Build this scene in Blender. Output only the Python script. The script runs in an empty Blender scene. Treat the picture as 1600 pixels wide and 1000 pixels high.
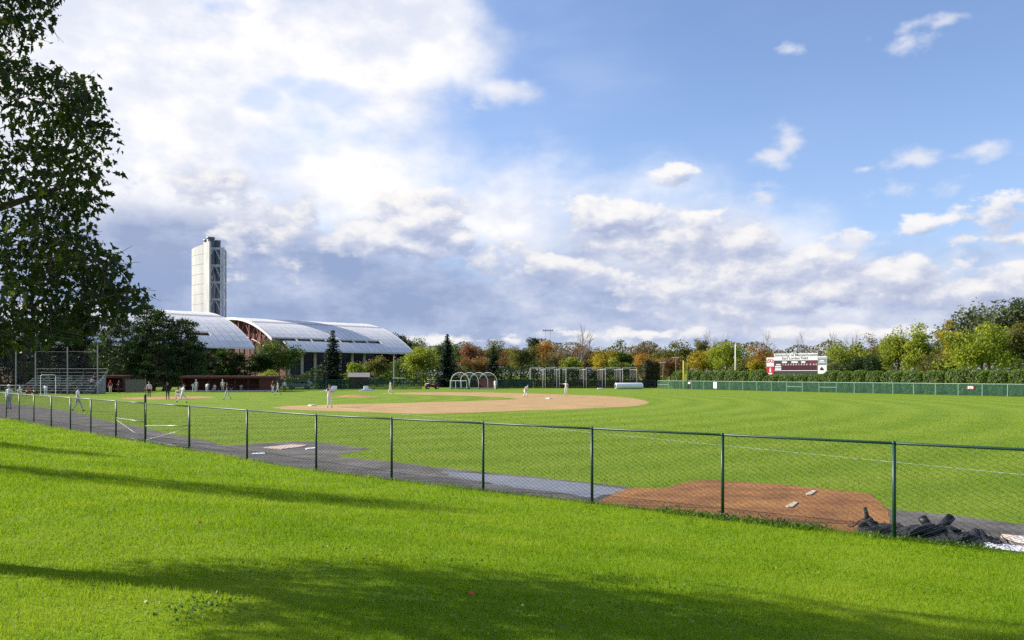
import bpy, bmesh, math, random
import numpy as np
from mathutils import Vector, Matrix
from mathutils.geometry import delaunay_2d_cdt

random.seed(7)
SC = bpy.context.scene
COL = SC.collection

# ------------------------------------------------------------------ camera
F, CAMH, YH = 1300.0, 2.62, 585.0          # focal length in photo pixels, eye height over the field, horizon row
cd = bpy.data.cameras.new('camera')
cd.sensor_width = 36.0
cd.lens = 36.0 * F / 1600.0
cd.shift_y = (YH - 500.0) / 1600.0
cd.clip_start, cd.clip_end = 0.1, 4000
cam = bpy.data.objects.new('camera', cd)
cam.location = (0, 0, CAMH)
cam.rotation_euler = (math.radians(90), 0, 0)
COL.objects.link(cam)
SC.camera = cam

# ------------------------------------------------------------------ sun, exposure
SUN_AZ = math.radians(-76)                  # from +Y towards -X (left of the view)
SUN_EL = math.radians(29.5)
to_sun = Vector((math.sin(SUN_AZ) * math.cos(SUN_EL), math.cos(SUN_AZ) * math.cos(SUN_EL), math.sin(SUN_EL)))
sd = bpy.data.lights.new('sun', 'SUN')
sd.energy = 4.8
sd.angle = math.radians(0.53)
sd.color = (1.0, 0.93, 0.82)
sun = bpy.data.objects.new('sun', sd)
sun.rotation_euler = to_sun.to_track_quat('Z', 'Y').to_euler()
sun.location = (-30, 10, 30)
COL.objects.link(sun)
vs = SC.view_settings
vs.view_transform = 'Standard'
vs.look = 'None'
vs.gamma = 1.0
vs.use_curve_mapping = False
EXPO = 0.85
vs.exposure = EXPO
SC.cycles.use_denoising = False
SC.cycles.max_bounces = 5
SC.cycles.diffuse_bounces = 3
SC.cycles.transparent_max_bounces = 16
SC.cycles.sample_clamp_indirect = 8
SC.cycles.use_adaptive_sampling = True
SC.cycles.adaptive_threshold = 0.012
SC.cycles.adaptive_min_samples = 16

# ------------------------------------------------------------------ sky
world = bpy.data.worlds.new('World')
SC.world = world
world.use_nodes = True
world.cycles.sampling_method = 'NONE'
WN, WL = world.node_tree.nodes, world.node_tree.links
WN.clear()
SKY_STR = 0.085
SKYT = (1.18, 1.18, 1.33)
CK = 1.0 / (SKY_STR * 2 ** EXPO)            # display value -> colour before the Background strength

class NT:
    """small helper for chains of math nodes"""
    def __init__(s, tree): s.t = tree
    def n(s, typ, **kw):
        nd = s.t.nodes.new(typ)
        for k, v in kw.items(): setattr(nd, k, v)
        return nd
    def put(s, sock, v):
        if hasattr(v, 'is_linked'): s.t.links.new(v, sock)
        else: sock.default_value = v
    def m(s, op, a, b=None, c=None, clamp=False):
        nd = s.n('ShaderNodeMath', operation=op, use_clamp=clamp)
        s.put(nd.inputs[0], a)
        if b is not None: s.put(nd.inputs[1], b)
        if c is not None: s.put(nd.inputs[2], c)
        return nd.outputs[0]
    def v(s, op, a, b=None, c=None):
        nd = s.n('ShaderNodeVectorMath', operation=op)
        s.put(nd.inputs[0], a)
        if b is not None: s.put(nd.inputs[1], b)
        if c is not None: s.put(nd.inputs[2], c)
        return nd.outputs['Value'] if op in ('LENGTH', 'DOT_PRODUCT', 'DISTANCE') else nd.outputs[0]
    def noise(s, vec, scale, detail=6, rough=0.55, lac=2.0, dist=0.0):
        nd = s.n('ShaderNodeTexNoise')
        nd.inputs['Scale'].default_value = scale
        nd.inputs['Detail'].default_value = detail
        nd.inputs['Roughness'].default_value = rough
        nd.inputs['Lacunarity'].default_value = lac
        nd.inputs['Distortion'].default_value = dist
        if vec is not None: s.t.links.new(vec, nd.inputs['Vector'])
        return nd
    def ss(s, x, a, b, c=0.0, d=1.0):
        nd = s.n('ShaderNodeMapRange', interpolation_type='SMOOTHSTEP')
        s.put(nd.inputs[0], x); s.put(nd.inputs[1], a); s.put(nd.inputs[2], b); s.put(nd.inputs[3], c); s.put(nd.inputs[4], d)
        return nd.outputs[0]
    def mix(s, f, a, b):
        nd = s.n('ShaderNodeMix', data_type='RGBA')
        s.put(nd.inputs[0], f); s.put(nd.inputs[6], a); s.put(nd.inputs[7], b)
        return nd.outputs[2]
    def ramp(s, x, stops):
        nd = s.n('ShaderNodeValToRGB')
        els = nd.color_ramp.elements
        while len(els) < len(stops): els.new(0.5)
        for e, (p, c) in zip(els, stops):
            e.position = p; e.color = (*c[:3], 1)
        s.put(nd.inputs[0], x)
        return nd.outputs[0]

def ang(px, py):
    """photo pixel -> azimuth and elevation of that direction in the world"""
    a = math.atan((px - 800) / F)
    return a, math.atan((YH - py) / F * math.cos(a))

def blob_group(name, blobs, warp, wscale, namp, nscale, detail, smooth):
    """field of overlapping soft ellipses in (azimuth, elevation), edges broken up by noise"""
    g = bpy.data.node_groups.new(name, 'ShaderNodeTree')
    g.interface.new_socket('P', in_out='INPUT', socket_type='NodeSocketVector')
    g.interface.new_socket('Field', in_out='OUTPUT', socket_type='NodeSocketFloat')
    t = NT(g)
    gi, go = t.n('NodeGroupInput'), t.n('NodeGroupOutput')
    p = gi.outputs[0]
    st = t.v('MULTIPLY', p, (1.0, 1.55, 1.0))
    w = t.noise(st, wscale, 3, 0.5)
    off = t.v('MULTIPLY', t.v('SUBTRACT', w.outputs['Color'], (0.5, 0.5, 0.5)), (warp, warp * 0.7, 0))
    q = t.v('ADD', p, off)
    acc = None
    for (px, py, rx, ry, amp) in blobs:
        a, e = ang(px, py)
        ra, re = rx / F * math.cos(a) ** 2, ry / F * math.cos(a)
        d = t.v('MULTIPLY_ADD', q, (1 / ra, 1 / re, 0), (-a / ra, -e / re, 0))
        f = t.m('MULTIPLY_ADD', t.v('LENGTH', d), -amp, amp)
        acc = f if acc is None else t.m('SMOOTH_MAX', acc, f, smooth)
    nz = t.noise(st, nscale, detail, 0.58)
    acc = t.m('MAXIMUM', acc, -1.5)
    out = t.m('ADD', acc, t.m('MULTIPLY', t.m('SUBTRACT', nz.outputs['Fac'], 0.5), namp))
    g.links.new(out, go.inputs[0])
    return g

W = NT(world.node_tree)
tc = W.n('ShaderNodeTexCoord')
dirv = W.v('NORMALIZE', tc.outputs['Generated'])
sep = W.n('ShaderNodeSeparateXYZ'); WL.new(dirv, sep.inputs[0])
az = W.m('ARCTAN2', sep.outputs[0], sep.outputs[1])
el = W.m('ARCSINE', sep.outputs[2])
cmb = W.n('ShaderNodeCombineXYZ'); WL.new(az, cmb.inputs[0]); WL.new(el, cmb.inputs[1])
P = cmb.outputs[0]

sky = W.n('ShaderNodeTexSky', sky_type='NISHITA')
sky.sun_disc = False
sky.sun_elevation = SUN_EL
sky.sun_rotation = SUN_AZ
sky.air_density, sky.dust_density, sky.ozone_density = 1.0, 0.6, 2.0
sky.altitude = 50

def field(group, vec):
    nd = W.n('ShaderNodeGroup'); nd.node_tree = group
    W.put(nd.inputs[0], vec)
    return nd.outputs[0]

# high bright sheet towards the sun, broken open on its right side
sheet = blob_group('sheet_cloud', [
    (150, 130, 420, 260, 1.5), (330, 60, 260, 150, 1.2), (600, 60, 200, 170, 1.1), (620, 170, 90, 60, .7), (-300, 150, 600, 420, 1.5),
    (260, 310, 330, 130, 1.1), (520, 300, 330, 120, .75), (760, 330, 260, 90, .7), (900, 300, 220, 60, .35), (1000, 380, 330, 80, .5), (780, 150, 70, 22, .45)], 0.10, 5.0, 1.25, 6.5, 7, 0.25)
# blue grey bank lying on the horizon
bank = blob_group('bank_cloud', [
    (250, 430, 360, 130, 1.3), (520, 450, 330, 90, 1.2), (840, 490, 420, 85, 1.2), (1250, 480, 480, 110, 1.0), (1650, 470, 380, 100, .9), (1020, 400, 260, 90, .9),
    (-250, 440, 380, 150, 1.3), (350, 285, 80, 26, .55), (2200, 470, 500, 90, .9)], 0.06, 5.0, .9, 8.0, 7, 0.3)
# heaped clouds with lit edges
CUM = [
    (655, 342, 86, 56, 1.9), (600, 372, 100, 40, 1.5), (712, 368, 40, 34, 1.5), (640, 385, 110, 26, 1.3),
    (950, 334, 95, 34, 1.6), (915, 342, 50, 28, 1.1), (1000, 345, 60, 24, 1.0), (1085, 338, 60, 16, .8), (1110, 333, 26, 10, .8), (1040, 372, 170, 40, 1.0), (1150, 385, 110, 36, 1.0),
    (1050, 274, 38, 22, 1.2),
    (1560, 334, 100, 34, .85), (1450, 346, 60, 24, .8), (1495, 384, 32, 14, .9), (1590, 372, 60, 16, .9),
    (1318, 373, 60, 18, .7),
    (860, 416, 84, 26, 1.15), (930, 420, 40, 22, .9), (1262, 402, 26, 18, 1.0), (1210, 425, 200, 46, 1.1), (1090, 450, 200, 54, 1.1), (1380, 432, 200, 40, 1.05),
    (1170, 465, 200, 40, 1.1), (1290, 450, 160, 44, 1.1), (1520, 450, 240, 46, 1.05), (1440, 415, 50, 18, .9), (780, 405, 90, 36, .8), (440, 360, 120, 70, .7), (330, 290, 150, 40, .7),
    (1020, 523, 300, 14, .7), (700, 535, 240, 9, .6), (1290, 515, 300, 22, .7)]
cumg = blob_group('cumulus_cloud', CUM, 0.040, 18.0, 2.6, 26.0, 6, 0.15)

# thin torn scraps over the right half
wispg = blob_group('wisp_cloud', [(1230, 222, 34, 34, 1.0), (1208, 245, 44, 26, 1.0), (1190, 311, 34, 13, 1.0), (1430, 245, 60, 26, 1.0), (1530, 237, 80, 17, .9), (1362, 264, 22, 10, .8), (1238, 76, 22, 12, .8),
    (1415, 68, 60, 16, .8), (1455, 40, 70, 14, .75), (1190, 290, 40, 16, .6), (1330, 372, 80, 24, .9), (1495, 384, 50, 20, .8), (780, 150, 90, 26, .8), (610, 212, 34, 16, .8), (1410, 300, 120, 20, .5)], 0.045, 22.0, 2.2, 30.0, 5, 0.1)

fA = field(sheet, P)
dA = W.ss(fA, -0.12, 0.62)
gaps = blob_group('sheet_gaps', [(505, 150, 105, 30, 1.0), (405, 145, 50, 34, 1.0), (445, 130, 60, 24, .8), (230, 60, 90, 30, .45), (700, 150, 50, 40, .7), (330, 8, 60, 20, .7)], 0.05, 9.0, 1.6, 14.0, 7, 0.15)
dA = W.m('MULTIPLY', dA, W.ss(field(gaps, P), 0.05, 0.75, 1.0, 0.45))
fB = field(bank, P)
dB = W.ss(fB, -0.10, 0.62)
fC = field(cumg, P)
fC2 = field(cumg, W.v('ADD', P, (-0.010, 0.014, 0)))
dC = W.ss(fC, 0.06, 0.56)
# scattered cover over the rest of the dome
gen = W.noise(W.v('MULTIPLY', dirv, (1, 1, 2.2)), 2.6, 8, 0.56)
side = W.ss(W.m('ABSOLUTE', az), 0.75, 1.15)
dG = W.m('MULTIPLY', W.ss(gen.outputs['Fac'], 0.46, 0.66), side)
# lighter haze towards the horizon
hz = W.m('MULTIPLY', W.ss(el, 0.34, 0.0), 0.55)
veil_n = W.noise(W.v('MULTIPLY', P, (1.0, 2.6, 1.0)), 3.2, 6, 0.5)
veil = W.m('MULTIPLY', W.ss(veil_n.outputs['Fac'], 0.40, 0.75), W.ss(az, 0.45, -0.2, 0.03, 0.55))

def disp(r, g, b): return (r * CK, g * CK, b * CK, 1)
tint = W.n('ShaderNodeMix', data_type='RGBA', blend_type='MULTIPLY')
tint.inputs[0].default_value = 1.0
WL.new(sky.outputs[0], tint.inputs[6]); tint.inputs[7].default_value = (SKYT[0], SKYT[1], SKYT[2], 1)
c0 = W.mix(hz, tint.outputs[2], disp(.42, .58, .93))
c1 = W.mix(veil, c0, disp(.62, .73, .96))
sn = W.noise(W.v('MULTIPLY', P, (1, 1.6, 1)), 7.0, 6, 0.58)
colA = W.mix(W.ss(sn.outputs['Fac'], 0.36, 0.60), disp(.78, .82, .94), disp(1.08, 1.06, 1.05))
c2 = W.mix(W.m('MULTIPLY', dA, 0.97), c1, colA)
bn = W.noise(W.v('MULTIPLY', P, (1, 1.9, 1)), 9.0, 6, 0.6)
bl = W.m('ADD', W.m('MULTIPLY', W.ss(az, -0.30, 0.30), 0.50), W.m('MULTIPLY', W.m('SUBTRACT', bn.outputs['Fac'], 0.5), 2.2))
bl = W.m('ADD', bl, W.ss(el, 0.12, 0.25, 0.06, 0.60))
colB = W.ramp(bl, [(0.0, (.30 * CK, .385 * CK, .605 * CK)), (0.35, (.47 * CK, .54 * CK, .745 * CK)), (0.85, (.82 * CK, .84 * CK, .92 * CK))])
c3 = W.mix(W.m('MULTIPLY', dB, 0.94), c2, colB)
lit = W.m('MULTIPLY_ADD', W.m('SUBTRACT', fC, fC2), 0.55, 0.44, clamp=True)
colC = W.ramp(lit, [(0.08, (.42 * CK, .48 * CK, .68 * CK)), (0.42, (.62 * CK, .66 * CK, .80 * CK)), (0.72, (.90 * CK, .89 * CK, .91 * CK)), (1.0, (1.02 * CK, .99 * CK, .96 * CK))])
c4 = W.mix(W.m('MULTIPLY', dC, 0.88), c3, colC)
dW = W.m('MULTIPLY', W.ss(field(wispg, P), 0.05, 1.25), 0.85)
c4 = W.mix(dW, c4, disp(.84, .85, .92))
c5 = W.mix(W.m('MULTIPLY', dG, 0.85), c4, disp(.80, .83, .92))
bg = W.n('ShaderNodeBackground')
bg.inputs['Strength'].default_value = SKY_STR
WL.new(c5, bg.inputs['Color'])
wo = W.n('ShaderNodeOutputWorld')
WL.new(bg.outputs[0], wo.inputs[0])

# ------------------------------------------------------------------ helpers
def gp(x, y, z=0.0):
    """photo pixel -> point on the field at height z"""
    d = F * (CAMH - z) / (y - YH)
    return ((x - 800) * d / F, d)
def lat(x, d): return (x - 800) * d / F
def hgt(y, d): return CAMH - (y - YH) * d / F
def gd(y): return F * CAMH / (y - YH)

def link(o, parent=None):
    COL.objects.link(o)
    if parent is not None: o.parent = parent
    return o
def tag(o, label=None, cat=None, group=None, kind=None):
    if label: o['label'] = label
    if cat: o['category'] = cat
    if group: o['group'] = group
    if kind: o['kind'] = kind
    return o
def thing(name, loc, label, cat, rz=0.0, group=None):
    o = bpy.data.objects.new(name, None)
    o.empty_display_size = 0.3
    o.location = loc; o.rotation_euler = (0, 0, rz)
    link(o)
    return tag(o, label, cat, group)
def obj(name, me, parent=None, mats=None, smooth=False):
    if mats is not None:
        for m in (mats if isinstance(mats, (list, tuple)) else [mats]): me.materials.append(m)
    if smooth: me.polygons.foreach_set('use_smooth', [True] * len(me.polygons))
    return link(bpy.data.objects.new(name, me), parent)

class MB:
    """collects faces of one mesh"""
    def __init__(s): s.v, s.f, s.mi = [], [], []
    def add(s, vs_, fs, mi=0):
        b = len(s.v)
        s.v += [tuple(p) for p in vs_]
        s.f += [tuple(b + i for i in f) for f in fs]
        s.mi += [mi] * len(fs)
        return s
    def box(s, x0, x1, y0, y1, z0, z1, mi=0):
        return s.add([(x0, y0, z0), (x1, y0, z0), (x1, y1, z0), (x0, y1, z0), (x0, y0, z1), (x1, y0, z1), (x1, y1, z1), (x0, y1, z1)],
                     [(0, 3, 2, 1), (4, 5, 6, 7), (0, 1, 5, 4), (1, 2, 6, 5), (2, 3, 7, 6), (3, 0, 4, 7)], mi)
    def bbox(s, x0, x1, y0, y1, z0, z1, b=0.02, mi=0):
        bm = bmesh.new()
        bmesh.ops.create_cube(bm, size=1.0, matrix=Matrix.Translation(((x0 + x1) / 2, (y0 + y1) / 2, (z0 + z1) / 2)) @ Matrix.Diagonal((x1 - x0, y1 - y0, z1 - z0, 1)))
        bmesh.ops.bevel(bm, geom=bm.edges[:], offset=b, segments=2, affect='EDGES', profile=0.5)
        bm.verts.index_update()
        s.add([v.co for v in bm.verts], [[v.index for v in f.verts] for f in bm.faces], mi)
        bm.free(); return s
    def tube(s, pts, r, n=6, mi=0, cap=True):
        pts = [Vector(p) for p in pts]
        rs = r if isinstance(r, (list, tuple)) else [r] * len(pts)
        ring0 = len(s.v)
        prev = None
        for i, p in enumerate(pts):
            t = (pts[min(i + 1, len(pts) - 1)] - pts[max(i - 1, 0)]).normalized()
            if prev is None:
                a = t.cross(Vector((0, 0, 1)))
                if a.length < 1e-3: a = t.cross(Vector((1, 0, 0)))
            else:
                a = prev - t * prev.dot(t)
            a.normalize(); prev = a
            b = t.cross(a)
            for k in range(n):
                th = 2 * math.pi * k / n
                s.v.append(tuple(p + (a * math.cos(th) + b * math.sin(th)) * rs[i]))
        for i in range(len(pts) - 1):
            for k in range(n):
                k2 = (k + 1) % n
                s.f.append((ring0 + i * n + k, ring0 + i * n + k2, ring0 + (i + 1) * n + k2, ring0 + (i + 1) * n + k)); s.mi.append(mi)
        if cap:
            s.f.append(tuple(ring0 + k for k in range(n))[::-1]); s.mi.append(mi)
            e = ring0 + (len(pts) - 1) * n
            s.f.append(tuple(e + k for k in range(n))); s.mi.append(mi)
        return s
    def prism(s, poly, axis, a, b, mi=0):
        """polygon (u,v) extruded along axis from a to b"""
        def P3(u, v, w): return {'x': (w, u, v), 'y': (u, w, v), 'z': (u, v, w)}[axis]
        n = len(poly)
        vs_ = [P3(u, v, a) for u, v in poly] + [P3(u, v, b) for u, v in poly]
        fs = [tuple(range(n))[::-1], tuple(range(n, 2 * n))] + [(i, (i + 1) % n, n + (i + 1) % n, n + i) for i in range(n)]
        return s.add(vs_, fs, mi)
    def mesh(s, name):
        me = bpy.data.meshes.new(name)
        me.from_pydata(s.v, [], s.f)
        if any(s.mi): me.polygons.foreach_set('material_index', s.mi)
        bm = bmesh.new(); bm.from_mesh(me); bmesh.ops.recalc_face_normals(bm, faces=bm.faces); bm.to_mesh(me); bm.free()
        return me
    def build(s, name, mats, parent=None, smooth=False):
        return obj(name, s.mesh(name), parent, mats, smooth)

def np_mesh(name, verts, k):
    """polygons of k corners each, corners listed one after another"""
    me = bpy.data.meshes.new(name)
    nv = len(verts); nf = nv // k
    me.vertices.add(nv); me.vertices.foreach_set('co', np.ascontiguousarray(verts, dtype=np.float32).ravel())
    me.loops.add(nv); me.loops.foreach_set('vertex_index', np.arange(nv, dtype=np.int32))
    me.polygons.add(nf)
    me.polygons.foreach_set('loop_start', np.arange(0, nv, k, dtype=np.int32))
    me.update(calc_edges=True)
    return me

def copy_tree(o, loc, rz, scale=None, parent=None):
    c = o.copy(); COL.objects.link(c); c.parent = parent
    if loc is not None:
        c.location = loc; c.rotation_euler = (0, 0, rz)
        if scale: c.scale = scale
    for ch in o.children: copy_tree(ch, None, 0, None, c)
    return c

# ------------------------------------------------------------------ materials
MATS = {}
def pm(name, col, rough=0.6, var=0.0, vscale=8.0, bump=0.0, bscale=30.0, metal=0.0, spec=0.4, col2=None, detail=5, stretch=None):
    """principled material: colour broken up by noise, with fine relief"""
    if name in MATS: return MATS[name]
    m = bpy.data.materials.new(name); m.use_nodes = True
    t = NT(m.node_tree)
    b = m.node_tree.nodes['Principled BSDF']
    b.inputs['Roughness'].default_value = rough
    b.inputs['Metallic'].default_value = metal
    b.inputs['Specular IOR Level'].default_value = spec
    b.inputs['Base Color'].default_value = (*col, 1)
    co = None
    if var or col2 or bump:
        tcn = t.n('ShaderNodeTexCoord'); co = tcn.outputs['Object']
        if stretch: co = t.v('MULTIPLY', co, stretch)
    if var or col2:
        nz = t.noise(co, vscale, detail, 0.6)
        hi = col2 or tuple(min(1, c * (1 + var)) for c in col)
        lo = col if col2 else tuple(c * (1 - var) for c in col)
        c = t.ramp(nz.outputs['Fac'], [(0.34, lo), (0.66, hi)])
        m.node_tree.links.new(c, b.inputs['Base Color'])
    if bump:
        nz2 = t.noise(co, bscale, 6, 0.6)
        bp = t.n('ShaderNodeBump'); bp.inputs['Strength'].default_value = bump; bp.inputs['Distance'].default_value = 0.03
        t.t.links.new(nz2.outputs['Fac'], bp.inputs['Height']); t.t.links.new(bp.outputs[0], b.inputs['Normal'])
    MATS[name] = m
    return m

def leafm(name, c1, c2, c3=None, trans=0.45, rough=0.55, spec=0.25, tcol=1.6, patch=3.0, pamp=1.5):
    """leaves: each one its own shade, some light passing through"""
    if name in MATS: return MATS[name]
    m = bpy.data.materials.new(name); m.use_nodes = True
    t = NT(m.node_tree); N = m.node_tree.nodes; L = m.node_tree.links
    b = N['Principled BSDF']; out = N['Material Output']
    geo = t.n('ShaderNodeNewGeometry')
    tcn = t.n('ShaderNodeTexCoord')
    nz = t.noise(tcn.outputs['Object'], 1.0 / patch, 3 if pamp < 1.6 else 6, 0.5 if pamp < 1.6 else .62)
    x = t.m('ADD', t.m('MULTIPLY', geo.outputs['Random Per Island'], 0.5), t.m('MULTIPLY_ADD', nz.outputs['Fac'], pamp, .25 - .5 * pamp))
    st = [(0.12, c1), (0.55, c2)] + ([(0.88, c3)] if c3 else [])
    c = t.ramp(x, st)
    L.new(c, b.inputs['Base Color'])
    b.inputs['Roughness'].default_value = rough
    b.inputs['Specular IOR Level'].default_value = spec
    tr = t.n('ShaderNodeBsdfTranslucent')
    g = t.n('ShaderNodeMix', data_type='RGBA', blend_type='MULTIPLY'); g.inputs[0].default_value = 1
    L.new(c, g.inputs[6]); g.inputs[7].default_value = (tcol, tcol, tcol * .5, 1)
    L.new(g.outputs[2], tr.inputs['Color'])
    mx = t.n('ShaderNodeMixShader'); mx.inputs[0].default_value = trans
    L.new(b.outputs[0], mx.inputs[1]); L.new(tr.outputs[0], mx.inputs[2]); L.new(mx.outputs[0], out.inputs[0])
    MATS[name] = m
    return m

def netm(name, col, alpha, rough=0.8):
    """fine netting, seen from too far to tell the strands"""
    if name in MATS: return MATS[name]
    m = bpy.data.materials.new(name); m.use_nodes = True
    t = NT(m.node_tree); N = m.node_tree.nodes; L = m.node_tree.links
    b = N['Principled BSDF']; b.inputs['Base Color'].default_value = (*col, 1); b.inputs['Roughness'].default_value = rough
    tr = t.n('ShaderNodeBsdfTransparent')
    tcn = t.n('ShaderNodeTexCoord'); nz = t.noise(tcn.outputs['Object'], 1.3, 5, 0.6)
    mx = t.n('ShaderNodeMixShader')
    L.new(t.ss(nz.outputs['Fac'], 0.3, 0.7, max(0, alpha - .14), min(1, alpha + .14)), mx.inputs[0])
    L.new(tr.outputs[0], mx.inputs[1]); L.new(b.outputs[0], mx.inputs[2]); L.new(mx.outputs[0], N['Material Output'].inputs[0])
    MATS[name] = m
    return m

M_WHITE = pm('white_paint', (.78, .78, .76), .5, .06, 3)
M_GALV = pm('galvanised_steel', (.27, .28, .285), .5, .15, 12, metal=.3)
M_GREEN = pm('green_vinyl_coating', (.009, .046, .029), .42, .3, 6, spec=.4)
M_MESH = pm('dark_vinyl_wire', (.006, .016, .012), .55, spec=.25)
M_MAROON = pm('maroon_paint', (.085, .020, .018), .7, .25, 2)
M_DARK = pm('dark_interior', (.02, .018, .018), .9)
M_CONC = pm('concrete', (.42, .40, .37), .85, .15, 5, .2)
M_BARK = pm('bark', (.09, .065, .045), .9, .35, 6, .6, 20, stretch=(1, 1, .3))
M_BARKG = pm('grey_bark', (.20, .17, .15), .9, .25, 6, .4, 20)
M_ALU = pm('aluminium_planks', (.62, .63, .64), .4, .08, 4, metal=.4)
M_PIPE = pm('bleached_pipe_paint', (.62, .57, .52), .5, .15, 5)
M_BLACK = pm('black_plastic', (.012, .013, .016), .5, .3, 5)
# ------------------------------------------------------------------ the line of the near fence
FA, FB, FC_ = np.array((7.46, 12.12)), np.array((-5.27, 22.4)), np.array((-29.1, 48.0))
dA_ = (FA - FB) / np.linalg.norm(FA - FB); dB_ = (FC_ - FB) / np.linalg.norm(FC_ - FB)
FR, FL = FB + dA_ * 60, FB + dB_ * 400
def fence_s(x, y):
    """distance from the fence line, positive on the lawn (camera) side"""
    x = np.asarray(x, float); y = np.asarray(y, float)
    best = None; sgn = None
    for a, b in ((FB, FR), (FB, FL)):
        ab = b - a; L2 = ab @ ab
        t = np.clip(((x - a[0]) * ab[0] + (y - a[1]) * ab[1]) / L2, 0, 1)
        px, py = a[0] + t * ab[0], a[1] + t * ab[1]
        d = np.hypot(x - px, y - py)
        cr = ab[0] * (y - a[1]) - ab[1] * (x - a[0])
        s = np.sign(cr) * (-1 if b is FR else 1)
        if best is None: best, sgn = d, s
        else:
            k = d < best; best = np.where(k, d, best); sgn = np.where(k, s, sgn)
    return best * sgn
def ground_z(x, y):
    s = np.clip((fence_s(x, y) - 0.4) / 12.0, 0, 1)
    return 1.06 * s * s * (3 - 2 * s)
def fence_at(px):
    """point of the fence line seen at photo column px"""
    k = (px - 800) / F
    for a, b in ((FB, FR), (FB, FL)):
        ab = b - a                              # a + t ab with x = k y
        t = (k * a[1] - a[0]) / (ab[0] - k * ab[1])
        if t >= -1e-6: return a + ab * t
    return None

# ------------------------------------------------------------------ ground
def grass_ground(name, lo, hi, dry, stripe):
    m = bpy.data.materials.new(name); m.use_nodes = True
    t = NT(m.node_tree); b = m.node_tree.nodes['Principled BSDF']; L = m.node_tree.links
    b.inputs['Roughness'].default_value = .85; b.inputs['Specular IOR Level'].default_value = .12
    co = t.n('ShaderNodeTexCoord').outputs['Object']
    n1 = t.noise(co, .35, 6, .6); n2 = t.noise(co, 7.0, 6, .7); n3 = t.noise(t.v('MULTIPLY', co, (1, .45, 1)), 40.0, 4, .7)
    x = t.m('ADD', t.m('MULTIPLY', n1.outputs['Fac'], .45), t.m('ADD', t.m('MULTIPLY', n2.outputs['Fac'], .3), t.m('MULTIPLY', n3.outputs['Fac'], .35)))
    if stripe:
        wv = t.n('ShaderNodeTexWave', wave_type='RINGS', rings_direction='SPHERICAL', wave_profile='SIN')
        L.new(t.v('SUBTRACT', co, (-37.0, 90.0, 0)), wv.inputs['Vector'])
        wv.inputs['Scale'].default_value = .085; wv.inputs['Distortion'].default_value = 1.2; wv.inputs['Detail'].default_value = 2; wv.inputs['Detail Scale'].default_value = .5
        x = t.m('ADD', x, t.m('MULTIPLY', t.m('SUBTRACT', wv.outputs['Fac'], .5), stripe))
    c = t.ramp(x, [(.36, lo), (.56, hi), (.76, dry)])
    L.new(c, b.inputs['Base Color'])
    bp = t.n('ShaderNodeBump'); bp.inputs['Strength'].default_value = .55; bp.inputs['Distance'].default_value = .05
    L.new(t.m('ADD', t.m('MULTIPLY', n3.outputs['Fac'], .7), n2.outputs['Fac']), bp.inputs['Height']); L.new(bp.outputs[0], b.inputs['Normal'])
    return m
M_LAWN = grass_ground('lawn_turf', (.105, .190, .003), (.165, .265, .004), (.215, .285, .012), 0)
M_FIELD = grass_ground('outfield_turf', (.110, .185, .008), (.155, .235, .012), (.205, .262, .026), .16)

far = [60, 90, 130, 200, 320, 520, 900, 1600]
xs = [-v for v in far[::-1]] + list(np.arange(-48, 49, 0.8)) + far
ys = [-400, -150, -60, -25] + list(np.arange(-12, 66, 0.8)) + [75, 95, 120, 150, 200, 280, 400, 600, 1000, 1600, 2400]
gx, gy = np.meshgrid(xs, ys)
gz = ground_z(gx, gy)
nx, ny = len(xs), len(ys)
gverts = np.stack([gx.ravel(), gy.ravel(), gz.ravel()], 1)
gfaces, gmi = [], []
cs = fence_s(gx, gy)
for j in range(ny - 1):
    for i in range(nx - 1):
        gfaces.append((j * nx + i, j * nx + i + 1, (j + 1) * nx + i + 1, (j + 1) * nx + i))
        gmi.append(0 if cs[j:j + 2, i:i + 2].mean() > -0.9 else 1)
me = bpy.data.meshes.new('ground'); me.from_pydata(gverts.tolist(), [], gfaces)
me.polygons.foreach_set('material_index', gmi)
ground = obj('ground', me, None, [M_LAWN, M_FIELD], True); tag(ground, 'bright green mown grass of the lawn and playing field', 'grass', kind='structure')

def jitter_edge(pts, amp, step, rng, closed=True):
    """subdivide an outline and roughen it"""
    out = []
    for a, b in zip(pts, pts[1:] + (pts[:1] if closed else [])):
        a, b = np.array(a), np.array(b); n = max(1, int(np.linalg.norm(b - a) / step))
        for k in range(n):
            p = a + (b - a) * k / n
            out.append(tuple(p + rng.normal(0, amp, 2) * (0.3 if k == 0 else 1)))
    return out
def sheet_obj(name, pts, z, mat, label, cat):
    n = len(pts)
    vv, ee, ff = delaunay_2d_cdt([Vector(q) for q in pts], [(k, (k + 1) % n) for k in range(n)], [list(range(n))], 1, 1e-4)[:3]
    me = bpy.data.meshes.new(name)
    me.from_pydata([(q.x, q.y, z) for q in vv], [], [tuple(f) if (vv[f[1]] - vv[f[0]]).cross(vv[f[2]] - vv[f[0]]) > 0 else tuple(f[::-1]) for f in ff])
    o = obj(name, me, None, mat); tag(o, label, cat, kind='structure')
    return o
rng = np.random.default_rng(3)
fl = lambda px: tuple(fence_at(px))
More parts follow.
